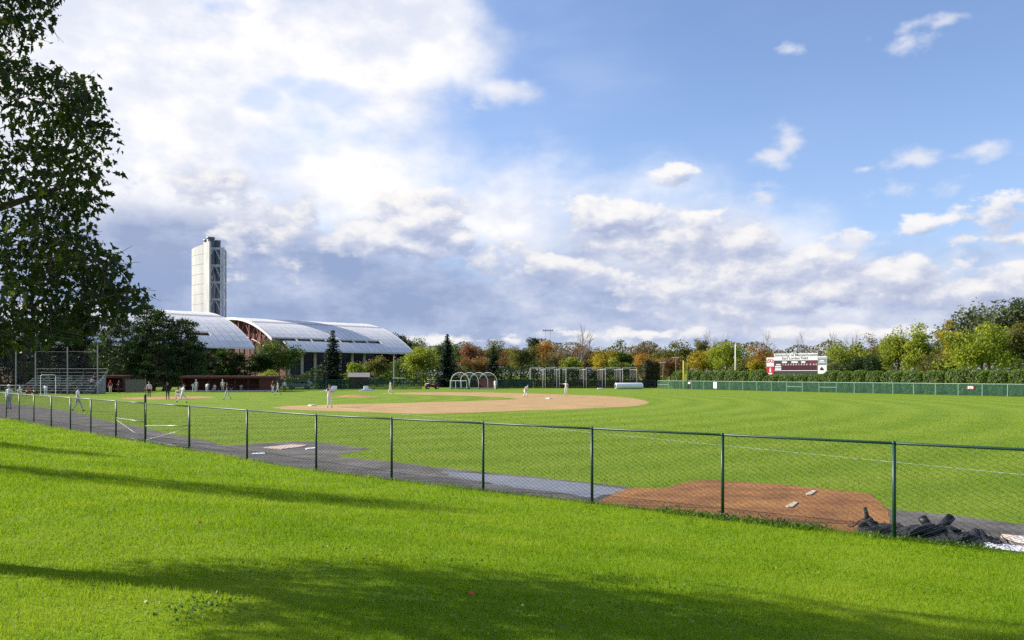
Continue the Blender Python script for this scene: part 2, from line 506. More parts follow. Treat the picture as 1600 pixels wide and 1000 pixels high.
# grey track along the fence
inner = [(0, 630), (44, 634), (110, 643), (132, 648), (154, 655), (220, 668), (264, 678), (330, 690), (352, 696), (400, 693), (460, 690), (482, 690), (515, 693), (560, 699), (580, 701),
         (560, 705), (520, 712), (580, 719), (613, 721.5), (675, 730), (750, 737), (840, 746), (900, 752), (985, 762), (1100, 772), (1380, 793), (1400, 797), (1480, 804), (1540, 811), (1600, 820), (1720, 833)]
TRACK = jitter_edge([gp(*p) for p in inner], .05, .5, rng, False) + [gp(*inner[-1])] + [tuple(fence_at(p)) for p in (1900, 1500, 1200, 900, 612, 494, 386, 300, 180, 60, 5, -60)]
M_TRACK = pm('stone_dust_track', (.056, .051, .045), .9, vscale=.8, bump=.9, bscale=14, col2=(.150, .138, .122))
sheet_obj('warning_track', TRACK, .004, M_TRACK, 'grey stone dust track running along the green fence', 'path')
# damp, shining stretch of the track
M_WET = pm('damp_stone_dust', (.11, .11, .115), .22, .25, 1.5, .25, 9, spec=.6)
wet = [(690, 737), (760, 741), (840, 748), (900, 754), (965, 763), (985, 766), (940, 774), (930, 779), (860, 768), (800, 762), (750, 752), (700, 744)]
sheet_obj('damp_track', jitter_edge([gp(*p) for p in wet], .06, .3, rng), .006, M_WET, 'damp shining grey stretch of the track left of the bullpen clay', 'path')
# reddish clay of the bullpen mound
clay = [(936, 783), (955, 774), (985, 763), (1035, 763.5), (1050, 760), (1070, 754), (1085, 751.5), (1110, 750), (1230, 758), (1362, 772), (1375, 785), (1385, 795), (1392, 812)]
CLAY = jitter_edge([gp(*p) for p in clay], .03, .35, rng, False) + [gp(*clay[-1])] + [tuple(fence_at(p) * 1.004) for p in (1380, 1250, 1129, 1010, 945)]
M_CLAY = pm('bullpen_clay', (.150, .058, .014), .95, vscale=1.1, bump=1.0, bscale=12, col2=(.31, .140, .036))
sheet_obj('bullpen_clay', CLAY, .008, M_CLAY, 'reddish brown clay of the bullpen beside the near fence', 'clay')
# infield
M_DIRT = pm('infield_dirt', (.31, .185, .070), .95, vscale=.6, bump=.6, bscale=4, col2=(.44, .285, .120), stretch=(.6, 1.6, 1))
skin_out = [(424, 637), (440, 635), (470, 633.6), (550, 631.6), (640, 629.4), (730, 626.8), (812, 623.8), (790, 621.2), (740, 619), (700, 617.6), (640, 616.4), (602, 615.8), (596, 614.6), (640, 613.2), (700, 612.8), (760, 613.2), (820, 614.6), (870, 616), (920, 617.6),
            (960, 619.6), (990, 622.5), (1008, 626), (1014, 629.5), (1010, 632), (985, 635), (940, 637.4), (880, 639.8), (800, 642.2), (730, 645), (690, 646.4), (650, 646.4), (600, 645), (530, 642.6), (470, 640.6), (440, 639.2)]
DIRT = jitter_edge([gp(*p) for p in skin_out], .10, 1.0, rng)
sheet_obj('infield_dirt', DIRT, .004, M_DIRT, 'tan dirt skin of the baseball infield', 'dirt')
def ell(cx, cy, rx, ry, n=40): return [(cx + rx * math.cos(2 * math.pi * k / n), cy + ry * math.sin(2 * math.pi * k / n)) for k in range(n)]
M_DIRT2 = pm('home_plate_dirt', (.30, .14, .050), .95, vscale=.8, bump=.5, bscale=4, col2=(.42, .24, .085))
hx, hy = lat(265, 93), 93
sheet_obj('home_plate_dirt', ell(hx, hy, 4.6, 6.0), .004, M_DIRT2, 'reddish dirt circle around home plate in front of the dugout', 'dirt')
def mound_mesh(cx, cy, r, h, name, mat, label):
    v, f = [], []
    R, N = 8, 36
    for i in range(R + 1):
        q = i / R
        for k in range(N):
            th = 2 * math.pi * k / N
            v.append((cx + r * q * math.cos(th), cy + r * q * math.sin(th), .004 + h * (0.5 + 0.5 * math.cos(math.pi * q))))
    for i in range(R):
        for k in range(N):
            f.append((i * N + k, (i + 1) * N + k, (i + 1) * N + (k + 1) % N, i * N + (k + 1) % N))
    me = bpy.data.meshes.new(name); me.from_pydata(v, [], f)
    o = obj(name, me, None, mat, True); tag(o, label, 'mound', kind='structure'); return o
mx_, my_ = lat(556, 97), 97
mound_mesh(mx_, my_, 2.75, .26, 'pitcher_mound', M_DIRT2, 'low reddish pitching mound in the middle of the infield grass')
# chalk
M_CHALK = netm('worn_chalk', (.80, .82, .80), .38, .9)
def strip(name, a, b, w, z, mat, label, cat='line'):
    a, b = np.array(a), np.array(b); d = (b - a) / np.linalg.norm(b - a); n = np.array((-d[1], d[0])) * w / 2
    return sheet_obj(name, [tuple(a + n), tuple(b + n), tuple(b - n), tuple(a - n)], z, mat, label, cat)
strip('foul_line', (-15.6, 68.4), (17.2, 15.4), .11, .007, M_CHALK, 'worn white chalk foul line crossing the grass behind the near fence')
strip('chalk_line', gp(25, 631), gp(48, 630.6), .12, .009, M_CHALK, 'short white chalk line on the grass at the far left behind the fence')
POLYS = [np.array(TRACK), np.array(CLAY), np.array(DIRT)]
def in_poly(x, y, poly):
    inside = np.zeros(len(x), bool); j = len(poly) - 1
    for i in range(len(poly)):
        xi, yi = poly[i]; xj, yj = poly[j]
        c = ((yi > y) != (yj > y)) & (x < (xj - xi) * (y - yi) / (yj - yi + 1e-12) + xi)
        inside ^= c; j = i
    return inside

# ------------------------------------------------------------------ grass blades
def blades(name, n, d0, d1, side, mat, label, h0, w0, seed):
    r = np.random.default_rng(seed)
    d = d0 * (d1 / d0) ** r.random(n)
    u = (r.random(n) * 2 - 1)
    x = u * (0.64 * d + 2.5); y = d
    s = fence_s(x, y)
    keep = (s > -0.05) if side > 0 else (s < -1.0)
    if side > 0:
        # a few open, thinner spots
        pass
    else:
        keep &= r.random(n) < np.clip((62 - d) / 40, 0, 1)
        for P_ in POLYS: keep &= ~in_poly(x, y, P_)
    x, y, d, s = x[keep], y[keep], d[keep], s[keep]; n = len(x)
    z = ground_z(x, y)
    clump = np.sin(x * 1.9 + 1.3 * np.sin(y * 1.1)) * np.sin(y * 2.3 + 1.7 * np.sin(x * .9)) * .5 + .5
    sc = (np.maximum(d, 5) / 6.0) ** 0.55
    h = h0 * sc * (0.45 + 0.8 * r.random(n)) * (0.7 + .55 * clump)
    w = w0 * sc ** 1.5 * (0.6 + .8 * r.random(n))
    if side > 0: h *= np.where(s < .25, 1.5, 1.0)
    th = r.random(n) * 2 * np.pi
    lean = h * (0.25 + 0.75 * r.random(n))
    ph = r.random(n) * 2 * np.pi
    bx, by = np.cos(th) * w / 2, np.sin(th) * w / 2
    v = np.empty((n, 3, 3))
    v[:, 0] = np.stack([x - bx, y - by, z - .004], 1)
    v[:, 1] = np.stack([x + bx, y + by, z - .004], 1)
    v[:, 2] = np.stack([x + np.cos(ph) * lean, y + np.sin(ph) * lean, z + h], 1)
    o = obj(name, np_mesh(name, v.reshape(-1, 3), 3), None, mat)
    tag(o, label, 'grass', kind='stuff')
    return o
M_BLADE = leafm('grass_blade', (.120, .210, .003), (.175, .285, .004), (.265, .335, .022), .44, .55, .15, 1.35, patch=2.2, pamp=2.2)
M_BLADEF = leafm('field_grass_blade', (.120, .190, .008), (.150, .225, .011), (.19, .255, .024), .40, .6, .12, 1.3, patch=5)
blades('lawn_grass', 760000, 3.4, 48, 1, M_BLADE, 'short bright green grass blades of the lawn in front of the fence', .036, .0048, 11)
blades('field_grass', 240000, 11, 60, -1, M_BLADEF, 'short grass blades of the playing field behind the fence', .020, .0050, 12)
# ------------------------------------------------------------------ near chain link fence
FH = 1.52
fence = thing('chain_link_fence', (float(FB[0]), float(FB[1]), 0), 'long dark green chain link fence between the lawn and the ball field', 'fence')
def loc(p, z=0.0): return (float(p[0] - FB[0]), float(p[1] - FB[1]), z)
post_px = [1397, 1129, 925, 755, 612, 494, 386, 296, 227, 181, 142, 110, 80, 53, 30, 10, -8]
stepR = fence_at(1397)
posts = [stepR + dA_ * 6.1, stepR + dA_ * 3.05] + [fence_at(p) for p in post_px]
pm_ = MB(); pm_.tube([(0, 0, -.2), (0, 0, FH)], .030, 10); pm_.tube([(0, 0, FH), (0, 0, FH + .02), (0, 0, FH + .045)], [.036, .036, .012], 10)
post_me = pm_.mesh('post'); post_me.materials.append(M_GREEN)
post_me.polygons.foreach_set('use_smooth', [True] * len(post_me.polygons))
tall = MB(); tall.tube([(0, 0, -.2), (0, 0, FH + .32)], .044, 10); tall.tube([(0, 0, FH + .32), (0, 0, FH + .37)], [.05, .02], 10)
tall_me = tall.mesh('gate_post'); tall_me.materials.append(M_GREEN)
rail_me = MB().tube([(0, 0, 0), (1, 0, 0)], .0225, 8).mesh('top_rail'); rail_me.materials.append(M_GREEN)
rail_me.polygons.foreach_set('use_smooth', [True] * len(rail_me.polygons))
wire_me = MB().tube([(0, 0, 0), (1, 0, 0)], .004, 4).mesh('tension_wire'); wire_me.materials.append(M_MESH)
def chain_link(W_, H_, cell, r):
    """woven diamonds: every wire runs down in a zigzag and hooks its neighbours"""
    ncol = int(round(W_ / cell)); cw = W_ / ncol
    nrow = int(H_ / (cell / 2)); rh = H_ / nrow
    k = np.arange(nrow + 1)
    V, Fc = [], []
    base = 0
    for c in range(ncol):
        flip = c % 2
        x = (c + ((k + flip) % 2)) * cw
        y = np.where((k + flip) % 2 == 0, .004, -.004)
        z = .02 + k * rh
        for (ox, oy) in ((r, 0), (-r * .5, r * .87), (-r * .5, -r * .87)):
            V.append(np.stack([x + ox, y + oy, z], 1))
        n = nrow + 1
        for a in range(3):
            b = (a + 1) % 3
            i = np.arange(nrow)
            Fc.append(np.stack([base + a * n + i, base + b * n + i, base + b * n + i + 1, base + a * n + i + 1], 1))
        base += 3 * n
    V = np.concatenate(V); Fc = np.concatenate(Fc)
    me = bpy.data.meshes.new('mesh_panel'); me.from_pydata(V.tolist(), [], Fc.tolist())
    return me
panel_me = chain_link(3.05, FH - .03, .078, .0042); panel_me.materials.append(M_MESH)
gate_bays = (post_px.index(296) + 2, post_px.index(227) + 2)
for i, p in enumerate(posts):
    is_gate = abs(i - (post_px.index(227) + 2)) == 0
    po = link(bpy.data.objects.new('post', tall_me if is_gate else post_me), fence); po.location = loc(p)
gates = []
for i in range(len(posts) - 1):
    a, b = posts[i], posts[i + 1]
    d = b - a; Lg = float(np.linalg.norm(d)); rz = math.atan2(d[1], d[0])
    if i in gate_bays:
        gates.append((a, b, Lg, rz)); continue
    r_ = link(bpy.data.objects.new('top_rail', rail_me), fence); r_.location = loc(a, FH + .005); r_.scale = (Lg, 1, 1); r_.rotation_euler = (0, 0, rz)
    w_ = link(bpy.data.objects.new('tension_wire', wire_me), fence); w_.location = loc(a, .03); w_.scale = (Lg, 1, 1); w_.rotation_euler = (0, 0, rz)
    q = link(bpy.data.objects.new('mesh_panel', panel_me), fence); q.location = loc(a); q.scale = (Lg / 3.05, 1, 1); q.rotation_euler = (0, 0, rz); q['kind'] = 'stuff'
M_GALVP = pm('galvanised_pipe', (.40, .42, .42), .4, .15, 8, metal=.3)
for k, (a, b, Lg, rz) in enumerate(gates):
    g = thing('gate', (float(a[0]), float(a[1]), 0), ('right leaf of the chain link double gate, longer, its mid rail tilted' if k == 0 else 'left leaf of the chain link double gate with a diagonal brace'), 'gate', rz, 'leaves of the double gate in the near fence')
    # local x runs from the nearer post to the farther one
    fr = MB(); z0, z1 = .08, FH
    for pts in ([(.06, 0, z0), (.06, 0, z1)], [(Lg - .06, 0, z0), (Lg - .06, 0, z1)]):
        MB().tube(pts, .022, 8).build('stile', M_GREEN, g, True)
    MB().tube([(.04, 0, z1), (Lg - .04, 0, z1)], .022, 8).build('top_rail', M_GREEN, g, True)
    MB().tube([(.04, 0, z0), (Lg - .04, 0, z0)], .02, 8).build('bottom_rail', M_GREEN, g, True)
    zm = .80
    MB().tube([(.06, 0, zm + (.05 if k == 0 else 0)), (Lg - .06, 0, zm - (.14 if k == 0 else -.03))], .020, 8).build('mid_rail', M_GALVP, g, True)
    MB().tube([(.08, 0, zm - .05), (Lg - .08, 0, .12)] if k == 0 else [(.08, 0, .12), (Lg - .08, 0, zm - .05)], .012, 6).build('brace', M_GALVP, g, True)
    q = link(bpy.data.objects.new('mesh_panel', panel_me), g); q.scale = (Lg / 3.05, 1, 1); q['kind'] = 'stuff'; q.location = (0, .03, 0)

# ------------------------------------------------------------------ things lying behind and under the fence
def leaf_cards(rng, c, n, size, asp=.5, up=.3, out=None, outw=0.0):
    """n diamond leaves centred at c (n,3)"""
    nr = rng.normal(size=(n, 3)); nr[:, 2] += up
    if out is not None: nr = nr + out * outw
    nr /= np.linalg.norm(nr, axis=1)[:, None] + 1e-9
    t = rng.normal(size=(n, 3)); t -= nr * (t * nr).sum(1)[:, None]; t /= np.linalg.norm(t, axis=1)[:, None] + 1e-9
    b = np.cross(nr, t)
    L = (size * (.65 + .7 * rng.random(n)))[:, None] if np.isscalar(size) else size[:, None]
    v = np.empty((n, 4, 3))
    v[:, 0] = c - t * L * .5; v[:, 1] = c + b * L * asp * .5; v[:, 2] = c + t * L * .5; v[:, 3] = c - b * L * asp * .5
    return v.reshape(-1, 3)
rng = np.random.default_rng(21)
M_WEED = leafm('weed_leaf', (.035, .085, .012), (.07, .15, .02), (.16, .24, .06), .3)
def weeds(pxs, n, h, label, spread=.22, size=.05):
    a = np.array([fence_at(p) for p in pxs]); 
    t = rng.random(n) * (len(a) - 1); i = t.astype(int); fr_ = (t - i)[:, None]
    p = a[i] * (1 - fr_) + a[np.minimum(i + 1, len(a) - 1)] * fr_ + rng.normal(0, spread * .5, (n, 2))
    z = np.abs(rng.normal(0, h * .5, n)) * (0.4 + .6 * np.sin(t * 9.0) ** 2) + .02
    c = np.stack([p[:, 0], p[:, 1], z + ground_z(p[:, 0], p[:, 1])], 1)
    o = obj('weeds', np_mesh('weeds', leaf_cards(rng, c, n, size, .6, .6), 4), None, M_WEED)
    tag(o, label, 'weeds', kind='stuff')
weeds([1030, 1075, 1129, 1180, 1250, 1290], 1500, .11, 'leafy weeds growing along the foot of the fence by the clay')
weeds([1345, 1400, 1470, 1540], 700, .08, 'weeds growing through the fence at the black net heap', .16, .045)
weeds([386, 470, 560, 700, 830, 925, 1010], 900, .05, 'thin fringe of weeds under the middle of the fence', .10, .04)

# black netting heap, folded along the fence on the field side
def heap(name, p0, p1, wid, hfun, mat, n=90, m=26, seed=1, amp=.10):
    r = np.random.default_rng(seed)
    p0, p1 = np.array(p0), np.array(p1); d = p1 - p0; L_ = np.linalg.norm(d); d = d / L_; nn = np.array((d[1], -d[0]))
    if nn @ np.array((.615, .788)) < 0: nn = -nn
    V, Fc = [], []
    ph = r.random(12) * 6.28; fr = r.uniform(4, 17, 12)
    for i in range(n):
        u = i / (n - 1); hh = hfun(u); ww = wid * (.45 + .55 * math.sin(math.pi * min(1, max(.02, u))) ** .4)
        for j in range(m):
            q = j / (m - 1); prof = math.sin(math.pi * q) ** .75
            fold = sum(math.sin(fr[k] * (u * 3.2 + q * (.6 if k % 2 else -1.1)) + ph[k]) for k in range(6)) / 6
            fold2 = sum(math.sin(3.1 * fr[k] * (u * 3 + q * .8) + ph[k]) for k in range(6, 12)) / 6
            z = .012 + prof * (hh * (1 + .30 * fold) + amp * .30 * fold2) + abs(fold2) * .02 * prof
            off = (q * ww) + .06 * fold * prof
            p = p0 + d * (u * L_ + .05 * fold2) + nn * off
            V.append((p[0], p[1], max(.012, z)))
    for i in range(n - 1):
        for j in range(m - 1):
            Fc.append((i * m + j, (i + 1) * m + j, (i + 1) * m + j + 1, i * m + j + 1))
    me = bpy.data.meshes.new(name); me.from_pydata(V, [], Fc)
    return me
M_NETB = pm('black_netting', (.010, .012, .016), .75, bump=1.0, bscale=55, col2=(.05, .055, .065), vscale=30)
b0, b1 = fence_at(1338) * 1.012, fence_at(1560) * 1.012
def hf(u):
    return .08 + .13 * math.exp(-((u - .07) / .04) ** 2) + .10 * math.exp(-((u - .52) / .05) ** 2) + .10 * math.exp(-((u - .64) / .07) ** 2) + .12 * math.exp(-((u - .83) / .07) ** 2)
nh = thing('netting_heap', (float(b0[0]), float(b0[1]), 0), 'heap of crumpled black netting behind the fence at lower right', 'netting')
hm = heap('netting', (0, 0), b1 - b0, .62, hf, M_NETB, 120, 26, 5)
obj('netting', hm, nh, M_NETB, True)
strands = MB()
r = np.random.default_rng(9)
for k in range(46):
    u = r.random(); c0 = (b1 - b0) * u + np.array((.615, .788)) * r.uniform(.05, .5); zz = hf(u) * .75 + .05
    a_ = r.random() * 6.28; pts = []
    for q in range(6):
        a_ += r.normal(0, .8); c0 = c0 + np.array((math.cos(a_), math.sin(a_))) * .07
        pts.append((c0[0], c0[1], max(.02, zz + .05 * math.sin(q * 1.3 + k) - .02 * q)))
    strands.tube(pts, .006, 4)
for k in range(9):                                  # long rolled folds lying over each other
    u0 = r.uniform(0, .55); u1 = min(1, u0 + r.uniform(.25, .5)); off_ = r.uniform(.06, .42); pts = []; rs = []
    for q in np.linspace(0, 1, 14):
        u = u0 + (u1 - u0) * q; c = (b1 - b0) * u + np.array((.615, .788)) * (off_ + .07 * math.sin(7 * q + k)); pts.append((c[0], c[1], hf(u) * .75 + .03 + .035 * math.sin(9 * q + 2 * k))); rs.append(.045 + .018 * math.sin(11 * q + k))
    MB().tube(pts, rs, 8).build('rolled_fold', M_NETB, nh, True)
so = strands.build('loose_strands', M_BLACK, nh); so['kind'] = 'stuff'
spike = fence_at(1356) * 1.03 - b0
MB().tube([(spike[0], spike[1], .15), (spike[0] - .02, spike[1], .28), (spike[0] - .05, spike[1], .40)], [.06, .035, .03], 8).build('rolled_end', M_NETB, nh, True)
# two black pad rolls standing out of the heap in a V
for (xa, ya, xb, yb, lab) in ((1458, 838, 1443, 809, 'short black pad roll leaning left out of the netting heap'), (1462, 836, 1489, 808, 'long black pad roll leaning right out of the netting heap')):
    d = 13.55
    A = Vector((lat(xa, d), d, hgt(ya, d))); B = Vector((lat(xb, d), d + .05, hgt(yb, d)))
    if A.z < .03: A.z = .03
    ax = (B - A).normalized()
    t = thing('pad_roll', A, lab, 'pad', group='black pad rolls in the netting heap')
    MB().tube([(0, 0, 0), (B - A) * .5, B - A], [.062, .068, .072], 14).build('cover', M_BLACK, t, True)
    MB().tube([(B - A) + ax * .001, (B - A) + ax * .012], .05, 12).build('core', M_DARK, t)
    for q in (.3, .62):
        MB().tube([(B - A) * q, (B - A) * q + ax * .03], .0745, 14).build('strap', M_NETB, t)
# white sheet and a pale mat with a hose at the right edge
M_SHEET = pm('white_tarp', (.74, .75, .78), .45, .1, 6, .5, 18)
c0, c1 = fence_at(1537) * 1.005, fence_at(1690) * 1.005
ws = heap('white_sheet', c0, c1, .34, lambda u: .05, M_SHEET, 70, 12, 8, .05)
o = obj('plastic_sheet', ws, None, M_SHEET, True); tag(o, 'crumpled white plastic sheet on the ground under the fence at the right edge', 'sheet')
M_MATP = pm('dusty_mat', (.46, .36, .31), .8, .2, 9, .4, 30)
c = fence_at(1625) * 1.045
t = thing('ground_mat', (float(c[0]), float(c[1]), .0), 'pale pinkish mat with rolled edges lying behind the fence at the right edge', 'mat', math.atan2(dA_[1], dA_[0]))
MB().bbox(-.55, .75, -.28, .28, .01, .05, .012).build('pad', M_MATP, t)
MB().tube([(-.55, .26, .07), (.75, .26, .07)], .045, 10).build('rolled_edge', M_MATP, t, True)
t = thing('hose', (float(c[0]), float(c[1]), .055), 'grey white hose coiled on the pinkish mat at the right edge', 'hose', math.atan2(dA_[1], dA_[0]))
pts = [((.36 - .0022 * k) * math.cos(k * .35) * 1.2, (.21 - .0011 * k) * math.sin(k * .35), .016 + .0012 * k) for k in range(70)]
MB().tube(pts, .014, 6).build('coil', pm('pale_hose', (.60, .58, .55), .5), t, True)
# bullpen plates and mats
def flat(name, corners, h, mat, label, cat, group=None, z=.008):
    P_ = [gp(*q) for q in corners]; cx = sum(p[0] for p in P_) / len(P_); cy = sum(p[1] for p in P_) / len(P_)
    me = MB().prism([(p[0] - cx, p[1] - cy) for p in P_], 'z', 0, h).mesh(name)
    o = obj(name, me, None, mat); o.location = (cx, cy, z); tag(o, label, cat, group); return o
M_RUB = pm('dusty_rubber', (.46, .38, .27), .8, .25, 8)
flat('bullpen_plate', [(1228, 791.5), (1241, 785.5), (1247, 786.5), (1238, 794), (1230, 794)], .02, M_RUB, 'nearer pale home plate on the bullpen clay', 'plate', 'plates on the bullpen clay', .0085)
flat('bullpen_plate', [(1259, 772.5), (1270, 767.5), (1276, 768.5), (1267, 774.5), (1261, 774.5)], .02, M_RUB, 'farther pale home plate on the bullpen clay', 'plate', 'plates on the bullpen clay', .0085)
flat('warm_up_mat', [(411, 700), (455, 695.6), (481, 696.2), (470, 699), (440, 702.6)], .025, pm('pinkish_mat', (.50, .38, .32), .85, .25, 10), 'pinkish tan mat on the grey track behind the fence', 'mat', z=.0045)
flat('pitching_rubber', [(394, 709.4), (413, 708.4), (414.5, 710.2), (394, 711)], .03, M_WHITE, 'white pitching rubber left of the pinkish mat on the track', 'plate', 'white rubbers on the grey track', .0045)
flat('pitching_rubber', [(477, 701.6), (492, 700.2), (493.5, 701.6), (479, 702.8)], .03, M_WHITE, 'white pitching rubber right of the pinkish mat on the track', 'plate', 'white rubbers on the grey track', .0045)
# bases
M_BASE = pm('base_canvas', (.80, .79, .75), .6)
for x, y, lab in ((488, 634.3, 'white third base bag on the dirt beside the player with a glove'), (858, 623.2, 'white second base bag on the dirt')):
    X, Y = gp(x, y); b = obj('base', MB().bbox(-.26, .26, -.26, .26, 0, .09, .02).mesh('base'), None, M_BASE); b.location = (X, Y, .005); b.rotation_euler = (0, 0, .78); tag(b, lab, 'base', 'bases')
t = obj('home_plate', MB().prism([(-.22, 0), (.22, 0), (.22, .22), (0, .43), (-.22, .22)], 'z', 0, .02).mesh('home_plate'), None, M_BASE); t.location = (hx, hy, .005); t.rotation_euler = (0, 0, 2.4); tag(t, 'white home plate in the reddish dirt circle', 'plate')
# fallen leaf and clover patches on the lawn
def on_lawn(px, py):
    d = 9.0
    for _ in range(40):
        x = lat(px, d); z = float(ground_z(x, d)); d = .5 * d + .5 * (CAMH - z) * F / (py - YH)
    return lat(px, d), d, float(ground_z(lat(px, d), d))
M_RLEAF = pm('red_leaf', (.60, .07, .025), .6)
for (px, py, sz, lab) in ((737, 937, .032, 'red fallen leaf lying in the shade on the lawn'), (313, 823, .026, 'orange red fallen leaf on the sunlit lawn')):
    X, Y, Z = on_lawn(px, py)
    pts = []
    for k in range(10):
        a = 2 * math.pi * k / 10; rr = sz * (1.0 if k % 2 == 0 else .5); pts.append((rr * math.cos(a), rr * math.sin(a)))
    o = obj('fallen_leaf', MB().prism(pts, 'z', 0, .003).mesh('fallen_leaf'), None, M_RLEAF); o.location = (X, Y, Z + .05); o.rotation_euler = (.5, .2, .6); tag(o, lab, 'leaf', 'fallen leaves')
M_CLOVER = leafm('clover_leaf', (.07, .15, .006), (.11, .21, .012), (.20, .29, .05), .3, patch=.3)
cl = []
rr_ = np.random.default_rng(31)
for (px, py, n, sp) in ((310, 955, 160, .22), (330, 968, 90, .2), (640, 945, 60, .15), (430, 900, 80, .25), (830, 980, 120, .3), (960, 960, 160, .3), (1020, 920, 80, .3), (1100, 975, 120, .3), (560, 870, 60, .3), (700, 880, 60, .2), (1250, 900, 60, .3), (150, 850, 60, .3), (1450, 930, 60, .3)):
    X, Y, _ = on_lawn(px, py)
    p = np.stack([X + rr_.normal(0, sp, n), Y + rr_.normal(0, sp * .8, n)], 1)
    cl.append(leaf_cards(rr_, np.stack([p[:, 0], p[:, 1], ground_z(p[:, 0], p[:, 1]) + .035 + rr_.random(n) * .03], 1), n, .026, .75, 1.4))
o = obj('clover', np_mesh('clover', np.concatenate(cl), 4), None, M_CLOVER); tag(o, 'scattered broad leaved clover patches in the lawn', 'clover', kind='stuff')
# ------------------------------------------------------------------ the two vaulted halls and the stack tower
M_ROOF = pm('white_standing_seam_roof', (.72, .70, .68), .6, .08, .25, spec=.2)
M_SEAM = pm('roof_seam', (.40, .40, .42), .65, spec=.2)
M_BRICK = pm('red_brick_wall', (.105, .042, .034), .85, .25, 1.5, .3, 10)
M_STEELR = pm('red_painted_steel', (.27, .055, .05), .55, .15, 2)
M_NAVY = pm('dark_navy_glazing', (.010, .016, .045), .12, spec=.5)
M_TAN = pm('tan_concrete_pier', (.42, .36, .27), .8, .12, 1)
def vault(label, P0, L, rz, w, ze, rise, style, group):
    R = (w * w + rise * rise) / (2 * rise)
    zc = lambda y: ze + math.sqrt(R * R - (y - w) ** 2) - (R - rise)
    b = thing('sports_hall', (P0[0], P0[1], 0), label, 'building', rz, group)
    TH = .38
    def shell(y0, y1, n=14, th=TH, up=0.0):
        ys_ = [y0 + (y1 - y0) * k / n for k in range(n + 1)]
        return [(y, zc(y) + up) for y in ys_] + [(y, zc(y) + up - th) for y in ys_[::-1]]
    e = L - 8.5
    MB().prism(shell(5.9, 2 * w, 24), 'x', 0, e - .003).build('upper_roof', M_ROOF, b)
    MB().prism(shell(0, 4.0, 5), 'x', 2.5, e - .003).build('lower_roof', M_ROOF, b)
    MB().prism(shell(0, 2 * w, 28), 'x', e, L).build('end_roof', M_ROOF, b)
    MB().prism(shell(-.12, 4.0, 5, .25, -.75)[:0] or [(4.0, zc(4.0) - .9), (5.9, zc(5.9) - .9), (5.9, zc(5.9) - 1.1), (4.0, zc(4.0) - 1.1)], 'x', 0, e).build('clerestory_floor', M_BRICK, b)
    MB().box(2.0, e, 5.95, 6.1, zc(5.9) - 2.0, zc(5.95) - TH - .01).build('clerestory_glazing', M_NAVY if style == 'right' else M_BRICK, b)
    n = 7
    for k in range(1, n):
        x = 2.5 + (e - 2.5) * k / n
        MB().prism([(3.9, zc(3.9) - .30), (6.0, zc(6.0) - .30), (6.0, zc(6.0) - .04), (3.9, zc(3.9) - .04)], 'x', x - .12, x + .12).build('fin', M_WHITE, b)
    # gutters and edge trims
    MB().box(2.4, L + .1, -.22, -.02, ze - .46, ze - .02).build('gutter', pm('pale_gutter', (.60, .61, .63), .4, metal=.3), b)
    MB().prism(shell(0, 2 * w, 28, .75, .06), 'x', L + .005, L + .25).build('roof_edge', M_ROOF, b)
    MB().prism(shell(5.0, 2 * w, 26, .7, .06), 'x', -.25, -.005).build('roof_edge', M_ROOF, b)
    sm_ = MB()
    x = .5
    while x < L:
        for (y0, y1) in (((0, w),) if x > e else ((0, 4.0), (5.9, w))):
            if y0 == 0 and x < 2.6: continue
            nn = 4 if y1 - y0 < 6 else 12
            pr = [(y0 + (y1 - y0) * k / nn) for k in range(nn + 1)]
            vs_ = []
            for y in pr:
                z = zc(y)
                vs_ += [(x - .05, y, z + .002), (x - .05, y, z + .035), (x + .05, y, z + .035), (x + .05, y, z + .002)]
            fs = []
            for k in range(nn):
                o_ = 4 * k
                fs += [(o_, o_ + 1, o_ + 5, o_ + 4), (o_ + 1, o_ + 2, o_ + 6, o_ + 5), (o_ + 2, o_ + 3, o_ + 7, o_ + 6)]
            sm_.add(vs_, fs)
        x += 1.9
    so_ = sm_.build('roof_seams', M_SEAM, b); so_['kind'] = 'stuff'
    # a darker purlin line across the upper roof
    yq = 17.0
    MB().prism([(yq, zc(yq) + .11), (yq + .35, zc(yq + .35) + .11), (yq + .35, zc(yq + .35) + .2), (yq, zc(yq) + .2)], 'x', .2, L).build('snow_guard', M_SEAM, b)
    # walls
    fw = 3.2
    if style == 'right':
        MB().box(3, L - 11, fw, fw + .4, 0, zc(fw) - .5).build('wall', M_BRICK, b)
        nb = 7
        for k in range(nb):
            x0 = 3.6 + (L - 15) * k / nb; x1 = 3.6 + (L - 15) * (k + 1) / nb
            MB().box(x0 + .35, x1 - .35, fw - .06, fw - .002, 1.0, zc(fw) - 1.0).build('window', M_NAVY, b)
            MB().box(x0 - .45, x0 + .3, fw - .5, fw - .003, 0, zc(fw - .5) - .45).build('pier', M_TAN, b)
    else:
        MB().box(3, L - 6, fw, fw + .4, 0, zc(fw) - .5).build('wall', M_BRICK, b)
        nb = 10
        for k in range(nb):
            x0 = 4 + (L - 12) * k / nb; x1 = 4 + (L - 12) * (k + 1) / nb
            f = MB().box(x0 + .9, x1 - .9, fw - .08, fw - .002, 4.6, 6.2).build('window', pm('grey_window_frame', (.30, .29, .30), .5), b)
            MB().box(x0 + 1.05, x1 - 1.05, fw - .1, fw - .082, 4.75, 6.05).build('pane', M_NAVY, f)
    for xg, inset in ((0, 3.5), (L, -5.0)):
        ys_ = [fw + .5 + (2 * w - 2 * fw - 1) * k / 20 for k in range(21)]
        poly = [(y, zc(y) - .5) for y in ys_] + [(ys_[-1], 0), (ys_[0], 0)]
        MB().prism(poly, 'x', xg + inset, xg + inset + .35).build('gable_wall', M_BRICK, b)
